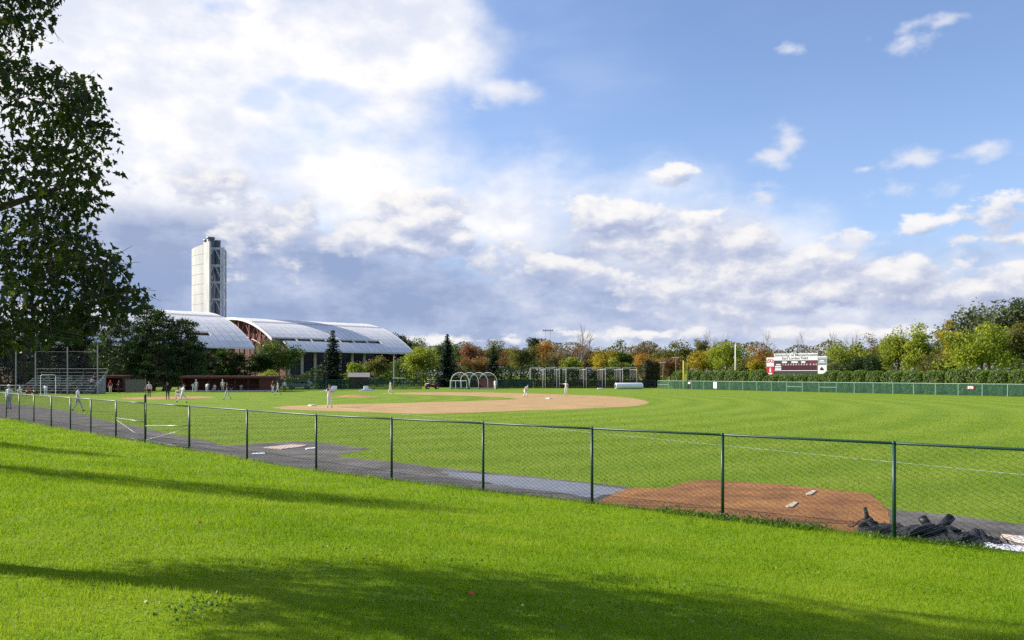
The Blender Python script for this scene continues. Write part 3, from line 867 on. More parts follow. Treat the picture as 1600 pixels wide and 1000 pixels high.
    # open truss in the near gable: red columns, diagonals and a curved chord
    for y in (6.5, 13, 19.5, 26, 32.5, 39):
        MB().box(.6, .95, y - .18, y + .18, 0, zc(y) - .6).build('column', M_STEELR, b)
    for y in (6.5, 13, 19.5, 26, 32.5):
        MB().tube([(1.1, y, zc(y) - 5.0), (1.1, y + 3.2, zc(y + 3.2) - .9)], .16, 6).build('strut', M_STEELR, b)
        MB().tube([(1.1, y + 6.5, zc(y + 6.5) - 5.0), (1.1, y + 3.4, zc(y + 3.4) - .9)], .16, 6).build('strut', pm('pale_red_steel', (.45, .22, .2), .5), b)
    MB().tube([(1.1, y, zc(y) - 5.0) for y in np.linspace(5.0, 40, 15)], .18, 6).build('bottom_chord', M_STEELR, b)
    return b
BRZ = math.atan2(.69, .72)
ux, uy = math.cos(BRZ), math.sin(BRZ)
vault('hall with white vaulted roof and dark glazing, right of the tower', (-59.5, 215), 42.5, BRZ, 31, 9.0, 9.8, 'right', 'white vaulted halls')
L_L = 52
vault('brick hall with white vaulted roof behind the big pine, left of and below the tower', (-60.5 - ux * L_L, 195 - uy * L_L), L_L, BRZ, 31, 9.0, 9.8, 'left', 'white vaulted halls')

# tower
TD = 250.0
tx = lambda px: lat(px, TD)
tz = lambda py: hgt(py, TD)
X0 = tx(325)
tw = thing('stack_tower', (X0, TD, 0), 'tall pale tower with curved metal wall and open steel frame beside the vaulted halls', 'tower')
M_TWALL = pm('pale_metal_cladding', (.41, .405, .39), .6, .14, .5, stretch=(1, 1, .25))
def plan_wall(pts, z0, ztop, th, mat, name):
    """thin wall standing on a plan polyline, sloping top"""
    m = MB()
    n = len(pts)
    nrm = []
    for i in range(n):
        a, b = np.array(pts[max(i - 1, 0)]), np.array(pts[min(i + 1, n - 1)]); d = (b - a) / np.linalg.norm(b - a); nrm.append(np.array((-d[1], d[0])))
    vs_ = []
    for i, p in enumerate(pts):
        q = np.array(p) + nrm[i] * th; zt = ztop(i / (n - 1))
        vs_ += [(p[0], p[1], z0), (p[0], p[1], zt), (q[0], q[1], zt), (q[0], q[1], z0)]
    fs = [(0, 1, 2, 3), tuple(4 * (n - 1) + k for k in (3, 2, 1, 0))]
    for i in range(n - 1):
        o_ = 4 * i
        fs += [(o_, o_ + 4, o_ + 5, o_ + 1), (o_ + 1, o_ + 5, o_ + 6, o_ + 2), (o_ + 2, o_ + 6, o_ + 7, o_ + 3), (o_ + 3, o_ + 7, o_ + 4, o_)]
    return m.add(vs_, fs).build(name, mat, tw)
cl_ = lambda px: tx(px) - X0
arc = [(cl_(299.5) + 3.75 * (1 - math.cos(a)) , 7.0 - 9.2 * math.sin(a) ** 1.1) for a in np.linspace(0.05, math.pi / 2 * .98, 14)]
pl_ = lambda px, y: (lat(px, TD + y) - X0, y)
arc = [pl_(299.5 + 19.0 * (.35 * q + .65 * q * q), 3.6 - 6.2 * q) for q in np.linspace(0, 1, 14)]
plan_wall(arc, 0, lambda q: tz(387 - 3.2 * q), .5, M_TWALL, 'curved_wall')
endp = arc[-1]
plan_wall([(endp[0] + .02, endp[1] - .15), pl_(327.0, endp[1] - 3.2)], 0, lambda q: tz(381.8), .55, M_TWALL, 'end_wall')
# horizontal cladding joints
for k in range(1, 14):
    z = tz(383) * k / 14
    plan_wall([(x - .02, y - .02) for x, y in arc], z, lambda q, z=z: z + .06, -.03, pm('cladding_joint', (.33, .33, .33), .6), 'cladding_joint')
plan_wall([pl_(303, 4.6), pl_(328, 4.6)], 0, lambda q: tz(386), .4, pm('tower_back_wall', (.30, .30, .32), .6), 'back_wall')
M_FLUE = pm('grey_flue_metal', (.16, .17, .19), .45, .15, .5, metal=.4)
for (px, y, top, r) in ((322, 1.2, 376.5, 1.15), (329.5, -.2, 373.5, 1.1), (334.5, 2.4, 376.5, 1.05)):
    z1 = tz(top)
    f = MB().tube([(cl_(px), y, 0), (cl_(px), y, z1)], r, 20).build('flue', M_FLUE, tw, True)
    MB().tube([(cl_(px), y, z1 + .01), (cl_(px), y, z1 + .5)], r * 1.12, 20).build('flue_cap', M_FLUE, f, True)
M_TST = pm('pale_grey_steel', (.50, .51, .53), .5, .1, 1)
cols = [(328.5, -1.4, 391), (351.5, -1.4, 388), (347, 3.2, 391), (341, 3.9, 391)]
for px, y, top in cols:
    MB().box(cl_(px) - .22, cl_(px) + .22, y - .22, y + .22, 0, tz(top)).build('column', M_TST, tw)
for yb in (389.5, 416, 442, 468.5, 495, 521, 548, 572):
    z = tz(yb)
    MB().box(cl_(328.5) - .3, cl_(351.5) + .3, -1.65, -1.15, z - .32, z + .32).build('beam', M_TST, tw)
    MB().box(cl_(340.5), cl_(348), 3.0, 3.4, z - .2, z + .2).build('beam', M_TST, tw)
    MB().tube([(cl_(351.5), -1.4, z), (cl_(347), 3.2, z)], .2, 6).build('beam', M_TST, tw)
    MB().tube([(cl_(328.5), -1.4, z - 3.6), (cl_(335), -1.4, z - .2)], .17, 6).build('brace', M_TST, tw)
    MB().tube([(cl_(346), -1.4, z - 3.2), (cl_(339), -1.4, z - .2)], .14, 6).build('brace', M_TST, tw)
    MB().tube([(cl_(351.5), -1.4, z - 4.6), (cl_(347), 3.2, z - .3)], .12, 6).build('brace', M_TST, tw)
MB().box(cl_(331), cl_(336), -2.3, -1.9, tz(437.5), tz(432)).build('control_box', pm('grey_cabinet', (.40, .41, .42), .5), tw)
for px in (344, 348.5):
    MB().tube([(cl_(px), 1.0, 0), (cl_(px), 1.0, tz(392))], .09, 6).build('riser_pipe', M_TST, tw)
# ------------------------------------------------------------------ trees
GREEN = lambda: leafm('leaf_green', (.018, .040, .008), (.045, .085, .015), (.10, .15, .03))
TM = {
    'pine':   leafm('pine_needles', (.014, .034, .014), (.036, .070, .020), (.12, .15, .045), .15, patch=4),
    'dkpine': leafm('dark_pine_needles', (.007, .014, .010), (.014, .028, .014), (.03, .05, .02), .1, patch=4),
    'spruce': leafm('spruce_needles', (.007, .018, .012), (.016, .036, .020), (.04, .065, .035), .1, patch=3),
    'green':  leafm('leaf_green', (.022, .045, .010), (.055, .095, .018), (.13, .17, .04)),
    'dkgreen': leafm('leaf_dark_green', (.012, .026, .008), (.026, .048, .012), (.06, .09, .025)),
    'ygreen': leafm('leaf_yellow_green', (.080, .115, .014), (.20, .24, .028), (.37, .37, .06)),
    'lime':   leafm('leaf_lime', (.095, .14, .014), (.22, .265, .03), (.36, .37, .06)),
    'yellow': leafm('leaf_yellow', (.14, .12, .012), (.30, .24, .022), (.44, .34, .05)),
    'orange': leafm('leaf_orange', (.14, .075, .018), (.28, .15, .032), (.42, .26, .06)),
    'rust':   leafm('leaf_rust', (.085, .052, .026), (.17, .095, .042), (.26, .15, .075)),
    'red':    leafm('leaf_red', (.12, .05, .03), (.21, .085, .06), (.30, .15, .10)),
    'brown':  leafm('leaf_brown', (.08, .062, .034), (.16, .12, .062), (.25, .19, .10)),
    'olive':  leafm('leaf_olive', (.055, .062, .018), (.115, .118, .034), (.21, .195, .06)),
    'greygr': leafm('leaf_grey_green', (.045, .058, .030), (.10, .12, .062), (.19, .20, .12)),
    'hedge':  leafm('hedge_leaf', (.045, .088, .010), (.105, .170, .020), (.20, .25, .04), .3, patch=1.2),
    'bronze': leafm('hedge_bronze', (.03, .035, .012), (.065, .060, .022), (.10, .085, .03), .2, patch=1.2),
}
def limbs(rng, h, base_r, tips, trunk_top):
    m = MB()
    wob = [(0, 0, -.3)] + [(rng.normal(0, .02 * h * q), rng.normal(0, .02 * h * q), trunk_top * q) for q in (.25, .5, .75, 1.0)]
    m.tube(wob, [base_r * 1.25, base_r, base_r * .85, base_r * .65, base_r * .35], 7)
    for tp in tips:
        q = rng.uniform(.45, 1.0); s = Vector((wob[-1][0] * q, wob[-1][1] * q, trunk_top * q)); e = Vector(tp)
        mid = (s + e) * .5 + Vector((0, 0, -.05 * (e - s).length)) + Vector(rng.normal(0, .03 * (e - s).length, 3))
        m.tube([s, mid, e], [base_r * .38, base_r * .24, base_r * .06], 5)
    return m
def clumps(rng, n, rx, rz_, zc_, crn):
    """clump centres over a lobed crown, denser to the outside"""
    d = rng.normal(size=(n, 3)); d /= np.linalg.norm(d, axis=1)[:, None]
    d[:, 2] = np.where(d[:, 2] < -.45, -d[:, 2] * .6, d[:, 2])
    lob = 1 + .16 * np.sin(3 * np.arctan2(d[:, 1], d[:, 0]) + crn) + .12 * np.sin(5 * d[:, 2] + crn * 2)
    q = rng.uniform(.35, .88, n) * lob
    return np.stack([d[:, 0] * rx * q, d[:, 1] * rx * q, zc_ + d[:, 2] * rz_ * q], 1)
def leaf_tree(name, px, top, wpx, d, mat, label, seed, bottom=.22, dens=1.0, leaf=.34, asp=.62, nclump=34, group='trees along the far edge of the field', rx=None, base=None, barkm=None, cat='tree'):
    rng = np.random.default_rng(seed)
    H_ = hgt(top, d); rx = rx or wpx * d / F * .5
    z0 = H_ * bottom; zc_ = (H_ + z0) / 2 ; rz_ = (H_ - z0) / 2
    t = thing(name, (lat(px, d), d, 0), label, cat, rng.uniform(0, 6.28), group)
    C = clumps(rng, nclump, rx, rz_, zc_, rng.uniform(0, 6))
    cr = min(rx, rz_) * rng.uniform(.26, .44, nclump)
    limbs(rng, H_, max(.09, H_ * .018), [tuple(c) for c in C[:10]], zc_ + rz_ * .35).build('trunk', barkm or M_BARK, t)
    # keep the crown inside its measured size
    area = 4 * math.pi * rx * rz_
    n = int(dens * area / (leaf * leaf * asp * .5) * 1.15)
    if n > 9000: leaf *= math.sqrt(n / 9000); n = 9000
    i = rng.integers(0, nclump, n)
    dv = rng.normal(size=(n, 3)); dv /= np.linalg.norm(dv, axis=1)[:, None]
    q = rng.random(n) ** .45
    P_ = C[i] + dv * (cr[i] * q)[:, None] * np.array((1.15, 1.15, .85))
    # light sprays beyond the outline
    k = rng.random(n) < .05
    P_[k] += dv[k] * (cr[i][k] * rng.uniform(.1, .55, k.sum()))[:, None]
    zt = P_[:, 2].max(); P_[:, 2] = np.maximum(.3, z0 * .3 + (P_[:, 2] - z0 * .3) * (H_ - z0 * .3) / (zt - z0 * .3))
    obj('crown', np_mesh('crown', leaf_cards(rng, P_, n, leaf, asp, .45, dv, .9), 4), t, mat)
    return t
def spruce(name, px, top, wpx, d, mat, label, seed, group='dark conifers around the field', dens=1.0):
    rng = np.random.default_rng(seed)
    H_ = hgt(top, d); R_ = wpx * d / F * .5
    t = thing(name, (lat(px, d), d, 0), label, 'tree', rng.uniform(0, 6.28), group)
    MB().tube([(0, 0, -.3), (0, 0, H_ * .5), (0, 0, H_ * .98)], [H_ * .02, H_ * .012, .02], 7).build('trunk', M_BARK, t)
    pos, dirs = [], []
    lev = int(H_ / .30)
    for k in range(lev):
        q = k / lev; z = .5 + (H_ - .6) * q
        rad = R_ * (1 - q) ** .82 * rng.uniform(.78, 1.12) + .12
        nb = int(8 + 13 * (1 - q))
        for j in range(nb):
            a = rng.uniform(0, 6.28); rr = rad * rng.uniform(.7, 1.1)
            m_ = max(4, int(rr / .10 * dens))
            s = (np.arange(m_) + rng.random(m_)) / m_
            dz = -.30 * rr * s + .16 * rr * s ** 3
            side = rng.normal(0, .10, m_) * (1 + rr * .5)
            pos.append(np.stack([np.cos(a) * rr * s - np.sin(a) * side, np.sin(a) * rr * s + np.cos(a) * side, z + dz + rng.normal(0, .05, m_)], 1))
            dirs.append(np.tile((np.cos(a), np.sin(a), -.25), (m_, 1)))
    P_ = np.concatenate(pos); D_ = np.concatenate(dirs); n = len(P_)
    L = .46 * (.7 + .6 * rng.random(n))[:, None] * (H_ / 11) ** .5
    dd = D_ + rng.normal(0, .35, (n, 3)); dd /= np.linalg.norm(dd, axis=1)[:, None]
    sd_ = np.cross(dd, rng.normal(0, .4, (n, 3)) + np.array((0, 0, 1.0))); sd_ /= np.linalg.norm(sd_, axis=1)[:, None] + 1e-9
    v = np.empty((n, 4, 3)); w_ = L * .24
    v[:, 0] = P_ - dd * L * .45; v[:, 1] = P_ + sd_ * w_; v[:, 2] = P_ + dd * L * .6; v[:, 3] = P_ - sd_ * w_
    obj('crown', np_mesh('crown', v.reshape(-1, 3), 4), t, mat)
    return t
def pine(name, px, top, wpx, d, mat, label, seed, lobes, group='dark conifers around the field', low=1.2):
    """broad pine: flat needle masses in storeys; lobes are (dx, top, radius) in metres"""
    rng = np.random.default_rng(seed)
    H_ = hgt(top, d)
    t = thing(name, (lat(px, d), d, 0), label, 'tree', 0, group)
    tr = MB()
    pos, outv = [], []
    for (dx, dy, ht, rad) in lobes:
        tr.tube([(dx * .4, dy * .4, -.3), (dx * .8, dy * .8, ht * .45), (dx, dy, ht * .95)], [.34, .24, .05], 7)
        lev = int(ht / .8)
        for k in range(lev):
            q = (k + .5) / lev; z = low + (ht - low) * q
            r_ = rad * (math.sin(math.pi * min(1, .18 + .80 * q)) ** .7) * rng.uniform(.72, 1.1)
            if q > .93: r_ *= .6
            for j in range(int(5 + r_ * 1.5)):
                a = rng.uniform(0, 6.28); rr = r_ * rng.uniform(.45, 1.05)
                c = np.array((dx + math.cos(a) * rr, dy + math.sin(a) * rr, z + rng.normal(0, .25)))
                tr.tube([(dx, dy, z - .35), tuple(c)], [.06, .02], 4, cap=False)
                m_ = int(rng.uniform(40, 64))
                e = rng.normal(size=(m_, 3)); e /= np.linalg.norm(e, axis=1)[:, None]
                pos.append(c + e * (rng.random(m_) ** .5)[:, None] * np.array((.95, .95, .42)))
                outv.append(e + np.array((0, 0, .5)))
    tr.build('trunk', M_BARK, t)
    P_ = np.concatenate(pos); D_ = np.concatenate(outv); n = len(P_)
    dd = D_ + rng.normal(0, .4, (n, 3)); dd /= np.linalg.norm(dd, axis=1)[:, None]
    sd_ = np.cross(dd, rng.normal(size=(n, 3))); sd_ /= np.linalg.norm(sd_, axis=1)[:, None] + 1e-9
    L = .44 * (.7 + .6 * rng.random(n))[:, None]; w_ = L * .20
    v = np.empty((n, 4, 3))
    v[:, 0] = P_ - dd * L * .4; v[:, 1] = P_ + sd_ * w_; v[:, 2] = P_ + dd * L * .6; v[:, 3] = P_ - sd_ * w_
    obj('crown', np_mesh('crown', v.reshape(-1, 3), 4), t, mat)
    return t
def bare_tree(name, px, top, wpx, d, label, seed, leafmat=None, nleaf=0, group='bare trees behind the field', bark=None, stems=1):
    rng = np.random.default_rng(seed)
    H_ = hgt(top, d); R_ = wpx * d / F * .5
    t = thing(name, (lat(px, d), d, 0), label, 'tree', 0, group)
    m = MB(); tips = []
    def grow(p, v, L, r, lv):
        n = 3; pts, rs = [p], [r]
        for k in range(n):
            v = (v + Vector(rng.normal(0, .13, 3)) + Vector((0, 0, .06))).normalized(); p = p + v * L / n; pts.append(p); rs.append(max(.018, r * (1 - .55 * (k + 1) / n)))
        m.tube(pts, rs, 6 if lv < 2 else 3, cap=False)
        tips.append(tuple(p))
        if lv >= 4: return
        for k in range(4 if lv < 3 else 3):
            a = rng.uniform(0, 6.28); sp = rng.uniform(.35, .75)
            q = Vector((math.cos(a), math.sin(a), 0)); u = (v + q * sp * (R_ / H_ * 2.4)).normalized()
            s = pts[rng.integers(1, n + 1)]
            grow(s, u, L * rng.uniform(.55, .8), r * .5, lv + 1)
    for s in range(stems):
        x = (s - (stems - 1) / 2) * R_ * 2 / max(1, stems)
        grow(Vector((x, rng.normal(0, .5), -.3)), Vector((rng.normal(0, .05), 0, 1)), H_ * .36, H_ * .013, 0)
    # fit the measured height
    zm = max(v[2] for v in m.v); k_ = H_ / zm
    m.v = [(x, y, z * k_) for x, y, z in m.v]
    m.build('trunk', bark or M_BARKG, t)
    if nleaf:
        T = np.array(tips) * np.array((1, 1, k_)); i = rng.integers(0, len(T), nleaf)
        P_ = T[i] + rng.normal(0, .35, (nleaf, 3))
        obj('crown', np_mesh('crown', leaf_cards(rng, P_, nleaf, .26, .6), 4), t, leafmat)
    return t

# conifers at the left
pine('pine_tree', 232, 475, 150, 133, TM['pine'], 'large broad pine with olive sunlit top behind home plate', 101, [(-4.6, 0, 12.2, 4.2), (-.6, .6, 13.9, 4.4), (2.2, -.6, 12.6, 4.3), (5.6, .3, 11.6, 3.3), (7.0, 0, 8.4, 2.4)], low=1.0)
pine('pine_tree', 100, 492, 110, 150, TM['dkpine'], 'almost black pine behind the bleachers, partly hidden by the near tree', 102, [(-4, 0, 11.0, 4.0), (.5, 1, 13.4, 4.4), (4.4, 0, 11.0, 3.6)], low=.6)
pine('pine_tree', 18, 505, 80, 140, TM['dkpine'], 'dark pine at the left edge behind the backstop', 103, [(-3.5, 0, 11.5, 4.0), (2, 1, 12.0, 4.0)], low=.6)
pine('pine_tree', 340, 545, 80, 150, TM['dkgreen'], 'low dark bushy tree over the dugout right of the big pine', 104, [(-2.6, 0, 6.6, 2.6), (1.2, 0, 7.3, 2.9), (4.0, 0, 6.4, 2.4)], low=.6)
leaf_tree('leafy_tree', 436, 526, 80, 158, TM['green'], 'rounded green tree in front of the red truss gable', 105, .12, 1.15, .36, group='green trees by the halls')
leaf_tree('leafy_tree', 408, 545, 46, 152, TM['dkgreen'], 'smaller dark green tree left of the rounded tree over the dugout', 106, .10, 1.1, .34, group='green trees by the halls')
leaf_tree('shrub', 420, 577, 36, 142, TM['ygreen'], 'yellowish green shrub above the right end of the dugout', 107, .02, 1.1, .26, group='shrubs by the halls', cat='shrub')
spruce('spruce_tree', 520, 514, 54, 152, TM['spruce'], 'pointed dark spruce standing in front of the white roofed hall', 108)
spruce('spruce_tree', 699, 520, 46, 168, TM['spruce'], 'tall pointed spruce behind the outfield corner, left of the round batting cage', 109)
spruce('spruce_tree', 771, 537, 36, 186, TM['spruce'], 'shorter dark spruce above the round batting cage', 110, dens=1.0)
leaf_tree('shrub', 556, 564, 36, 172, TM['lime'], 'lime green shrub under the eave right of the spruce', 111, .05, 1.0, .3, group='shrubs by the halls', cat='shrub')
leaf_tree('leafy_tree', 590, 555, 46, 195, TM['olive'], 'olive tree under the roof overhang near the light pole', 112, .08, 1.1, .36, group='green trees by the halls')
# wood behind the field: (kind, px, top, width, distance, colour, label)
ROW = [
    ('leafy_tree', 624, 518, 40, 262, 'dkgreen', 'dark green tree just right of the white roof end'),
    ('leafy_tree', 650, 524, 44, 268, 'green', 'green tree behind the yellowish willow like tree'),
    ('leafy_tree', 661, 536, 58, 186, 'ygreen', 'yellowish green tree left of the tall pointed spruce'),
    ('leafy_tree', 630, 556, 40, 205, 'green', 'low green tree at the foot of the white roof end'),
    ('leafy_tree', 684, 530, 40, 240, 'green', 'green tree peeking over the left side of the tall spruce'),
    ('leafy_tree', 722, 531, 40, 236, 'green', 'green tree right behind the tall spruce'),
    ('leafy_tree', 736, 536, 30, 214, 'red', 'small pinkish red tree between two green trees'),
    ('leafy_tree', 764, 526, 56, 226, 'olive', 'broad olive green tree behind the shorter spruce'),
    ('leafy_tree', 742, 556, 50, 196, 'rust', 'rusty undergrowth tree left of the shorter spruce'),
    ('leafy_tree', 798, 540, 34, 220, 'rust', 'rusty pink tree right of the shorter spruce'),
    ('leafy_tree', 818, 538, 44, 205, 'olive', 'olive green rounded tree left of the bare tree'),
    ('leafy_tree', 834, 525, 26, 250, 'dkgreen', 'small dark tree top standing above the olive tree'),
    ('leafy_tree', 853, 532, 36, 215, 'orange', 'dull orange tree left of the bare tree'),
    ('leafy_tree', 878, 542, 44, 205, 'brown', 'brownish thin leaved tree under the bare tree'),
    ('leafy_tree', 912, 536, 50, 212, 'rust', 'reddish brown tree right of the bare tree'),
    ('leafy_tree', 896, 556, 34, 190, 'ygreen', 'low yellow green tree above the batting cages'),
    ('leafy_tree', 943, 541, 34, 196, 'yellow', 'yellow tree above the right batting cages'),
    ('leafy_tree', 966, 530, 42, 236, 'green', 'green rounded tree behind the yellow tree'),
    ('leafy_tree', 966, 556, 40, 190, 'lime', 'low lime tree right of the yellow tree'),
    ('leafy_tree', 1012, 547, 46, 215, 'orange', 'rusty orange tree above the white tarp roll'),
    ('leafy_tree', 1004, 532, 50, 250, 'brown', 'brown tree behind the rusty orange tree'),
    ('leafy_tree', 1052, 531, 64, 240, 'olive', 'grey olive tree left of the yellow foul pole'),
    ('leafy_tree', 1050, 556, 44, 205, 'rust', 'low rusty tree left of the yellow foul pole'),
    ('leafy_tree', 1098, 528, 30, 230, 'olive', 'narrow olive tree right of the yellow foul pole'),
    ('leafy_tree', 1100, 545, 44, 196, 'yellow', 'yellow brown tree just right of the foul pole'),
    ('leafy_tree', 1136, 529, 52, 186, 'lime', 'bright yellow green tree behind the white pole'),
    ('leafy_tree', 1164, 556, 36, 180, 'olive', 'low olive tree right of the white pole'),
    ('leafy_tree', 1182, 538, 58, 196, 'orange', 'bright orange tree left of the scoreboard'),
    ('leafy_tree', 1190, 560, 34, 172, 'yellow', 'low yellow tree at the left end of the scoreboard'),
    ('leafy_tree', 1228, 545, 60, 240, 'rust', 'rusty tree mass behind the scoreboard top'),
    ('leafy_tree', 1268, 546, 44, 236, 'brown', 'brown tree behind the right half of the scoreboard'),
    ('leafy_tree', 1298, 560, 36, 150, 'greygr', 'pale grey green small tree at the right end of the scoreboard'),
    ('leafy_tree', 1334, 530, 86, 158, 'ygreen', 'large round yellow green tree right of the scoreboard'),
    ('leafy_tree', 1350, 552, 60, 150, 'dkgreen', 'dark lower tree beside the large round tree'),
    ('leafy_tree', 1376, 520, 36, 196, 'brown', 'thin brown olive tree between two yellow green trees'),
    ('leafy_tree', 1404, 508, 46, 165, 'ygreen', 'left one of the feathery yellow green tree pair'),
    ('leafy_tree', 1442, 498, 44, 160, 'lime', 'right one of the feathery yellow green tree pair'),
    ('leafy_tree', 1468, 540, 44, 150, 'olive', 'dark olive tree in the gap before the big right hand trees'),
    ('leafy_tree', 1492, 500, 34, 148, 'yellow', 'narrow yellowing tree left of the big grey green tree'),
    ('leafy_tree', 1536, 504, 84, 138, 'lime', 'big bright yellow green tree in front of the grey green tree'),
    ('leafy_tree', 1545, 461, 100, 176, 'greygr', 'tall airy grey green tree at the right'),
    ('leafy_tree', 1592, 500, 46, 140, 'olive', 'olive tree at the right edge over the hedge'),
    ('leafy_tree', 1606, 458, 60, 172, 'dkgreen', 'tall dark tree cut by the right edge'),
]
for k, (nm, px, top, wd, d, col, lab) in enumerate(ROW):
    thin = 'thin' in lab
    leaf_tree(nm, px, top, wd * (1.42 if px > 1370 else 1.25), d, TM[col], lab, 300 + k, .0 if px > 1280 else .04, .62 if thin else 1.05, .36 if d > 170 else .30, .6, 40)
bare_tree('bare_tree', 900, 503, 66, 200, 'pale bare tree rising above the batting cages', 401)
bare_tree('bare_tree', 1133, 514, 34, 226, 'small bare tree top above the bright yellow green tree', 402)
bare_tree('bare_tree', 1196, 517, 46, 220, 'thin orange brown tree with few leaves above the orange tree', 403, TM['orange'], 260)
bare_tree('bare_tree', 1262, 516, 52, 215, 'grey bare tree above the middle of the scoreboard', 404, TM['brown'], 120)
bare_tree('bare_tree', 1300, 515, 44, 225, 'bare pale tree above the right end of the scoreboard', 405)
bare_tree('bare_tree', 1332, 514, 40, 228, 'bare twiggy tree behind the large round yellow green tree', 406)
bare_tree('bare_tree', 1474, 497, 34, 190, 'thin bare tree in the gap left of the tall grey green tree', 407, TM['brown'], 60)

# far wood that reads as one mass, and the dark growth under the trees
def wood(name, x0, x1, d, top, n, size, mat, label, seed, low=0.0, depth=14, wav=10):
    rng = np.random.default_rng(seed)
    px = rng.uniform(x0, x1, n); dd = d + rng.uniform(0, depth, n)
    tp = top + 7 * np.sin(px / 23.0 + seed) + 4 * np.sin(px / 9.1) + wav * .3 * np.sin(px / 51.0)
    hmax = CAMH - (tp - YH) * dd / F
    z = low + (hmax - low) * rng.random(n) ** .8
    P_ = np.stack([(px - 800) * dd / F, dd, z], 1)
    o = obj(name, np_mesh(name, leaf_cards(rng, P_, n, size, .65, .4), 4), None, mat); tag(o, label, 'woodland', kind='stuff')
M_WOOD = leafm('far_wood_leaf', (.05, .058, .022), (.125, .105, .045), (.22, .155, .07), .25, patch=7)
wood('far_wood', 560, 1750, 275, 541, 42000, .70, M_WOOD, 'mixed autumn woodland far behind the field', 5)
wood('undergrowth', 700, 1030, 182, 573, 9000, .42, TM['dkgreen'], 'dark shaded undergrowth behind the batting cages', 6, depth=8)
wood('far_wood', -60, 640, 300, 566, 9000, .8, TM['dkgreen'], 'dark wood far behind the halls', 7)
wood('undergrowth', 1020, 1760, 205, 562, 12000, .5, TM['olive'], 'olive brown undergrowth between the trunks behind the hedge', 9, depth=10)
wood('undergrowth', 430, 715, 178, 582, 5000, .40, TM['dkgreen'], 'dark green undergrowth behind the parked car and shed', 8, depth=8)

# hedge of clipped bushes behind the outfield fence
def bush_mesh(seed, w, dp, h, leaf=.20, n=2600):
    rng = np.random.default_rng(seed)
    u = rng.uniform(-1, 1, (n, 3)); ax = rng.integers(0, 3, n); sg = np.sign(rng.normal(size=n))
    u[np.arange(n), ax] = sg
    u /= (np.abs(u) ** 3.2).sum(1)[:, None] ** (1 / 3.2)
    bump = 1 + .06 * np.sin(u[:, 0] * 7 + seed) * np.sin(u[:, 2] * 6 + 2 * seed) + rng.normal(0, .035, n)
    P_ = u * bump[:, None] * np.array((w / 2, dp / 2, h / 2)) + np.array((0, 0, h / 2))
    P_[:, 2] = np.maximum(P_[:, 2], .05)
    return leaf_cards(rng, P_, n, leaf, .6, .3, u, 1.3)
def core_mesh(w, dp, h):  # added solid dark core that keeps the bush from showing through
    bm = bmesh.new(); bmesh.ops.create_icosphere(bm, subdivisions=3, radius=1.0)
    for v in bm.verts:
        c = np.array(v.co); c /= (np.abs(c) ** 3.2).sum() ** (1 / 3.2)
        v.co = (c[0] * w * .44, c[1] * dp * .44, c[2] * h * .455 + h * .47)
    me = bpy.data.meshes.new('dark_core'); bm.to_mesh(me); bm.free(); return me
M_CORE = pm('hedge_dark_core', (.016, .022, .008), .95, .3, 3)
# fence in the outfield: from the foul pole towards the right
OF0, OF1 = np.array(gp(1028, 607.2)), np.array(gp(1600, 620.2))
ofd = (OF1 - OF0) / np.linalg.norm(OF1 - OF0); ofn = np.array((-ofd[1], ofd[0])); ofn = ofn if ofn @ np.array((0, 1)) > 0 else -ofn
def of_at(px):
    k = (px - 800) / F; t = (k * OF0[1] - OF0[0]) / (ofd[0] - k * ofd[1]); return OF0 + ofd * t
ORD = ['first', 'second', 'third', 'fourth', 'fifth', 'sixth', 'seventh', 'eighth', 'ninth', 'tenth', 'eleventh', 'twelfth', 'thirteenth', 'fourteenth', 'fifteenth', 'sixteenth', 'seventeenth', 'eighteenth', 'nineteenth', 'twentieth',
       'twenty first', 'twenty second', 'twenty third', 'twenty fourth', 'twenty fifth', 'twenty sixth', 'twenty seventh', 'twenty eighth', 'twenty ninth', 'thirtieth']
bp_, bs_ = [], 1.0
p = of_at(1032) + ofn * 3.4
hv = [np_mesh('foliage', bush_mesh(50 + k, 1.0, 1.0, 1.0, .085, 2600), 4) for k in range(4)]
for h_ in hv: h_.materials.append(TM['hedge'])
cm = core_mesh(1, 1, 1); cm.materials.append(M_CORE)
rngh = np.random.default_rng(77)
k = 0; dist = 0.0
total = float(np.linalg.norm(of_at(1640) - of_at(1032)))
while dist < total and k < 30:
    wd = rngh.uniform(2.4, 3.3) * (1.0 if k > 2 else .9)
    c = p + ofd * (dist + wd / 2)
    pxc = c[0] / c[1] * F + 800
    ht = CAMH - ((578.5 if pxc > 1330 else 584.6 if 1192 < pxc < 1284 else 579.5) - YH) * c[1] / F
    ht *= rngh.uniform(.94, 1.03)
    lab = f'clipped green hedge bush behind the outfield fence, {ORD[k]} from the yellow foul pole'
    t = thing('hedge_bush', (float(c[0]), float(c[1]), 0), lab, 'bush', math.atan2(ofd[1], ofd[0]), 'clipped hedge behind the outfield fence')
    t.scale = (wd * .98, 2.3, ht)
    link(bpy.data.objects.new('foliage', hv[k % 4]), t); link(bpy.data.objects.new('dark_core', cm), t)
    dist += wd; k += 1
for px, wd, lab in ((1012, 15, 'tall bronze green clipped bush left of the hedge end'), (1024, 13, 'tall bronze green clipped bush next to the hedge end')):
    d = 166; w_ = wd * d / F; h_ = hgt(563 if px < 1020 else 566, d)
    t = thing('hedge_bush', (lat(px, d), d, 0), lab, 'bush', 0, 'tall bronze bushes at the outfield corner')
    m_ = np_mesh('foliage', bush_mesh(90 + px, w_, w_, h_, .24, 2600), 4); m_.materials.append(TM['bronze']); link(bpy.data.objects.new('foliage', m_), t)
    c_ = core_mesh(w_, w_, h_); c_.materials.append(M_CORE); link(bpy.data.objects.new('dark_core', c_), t)

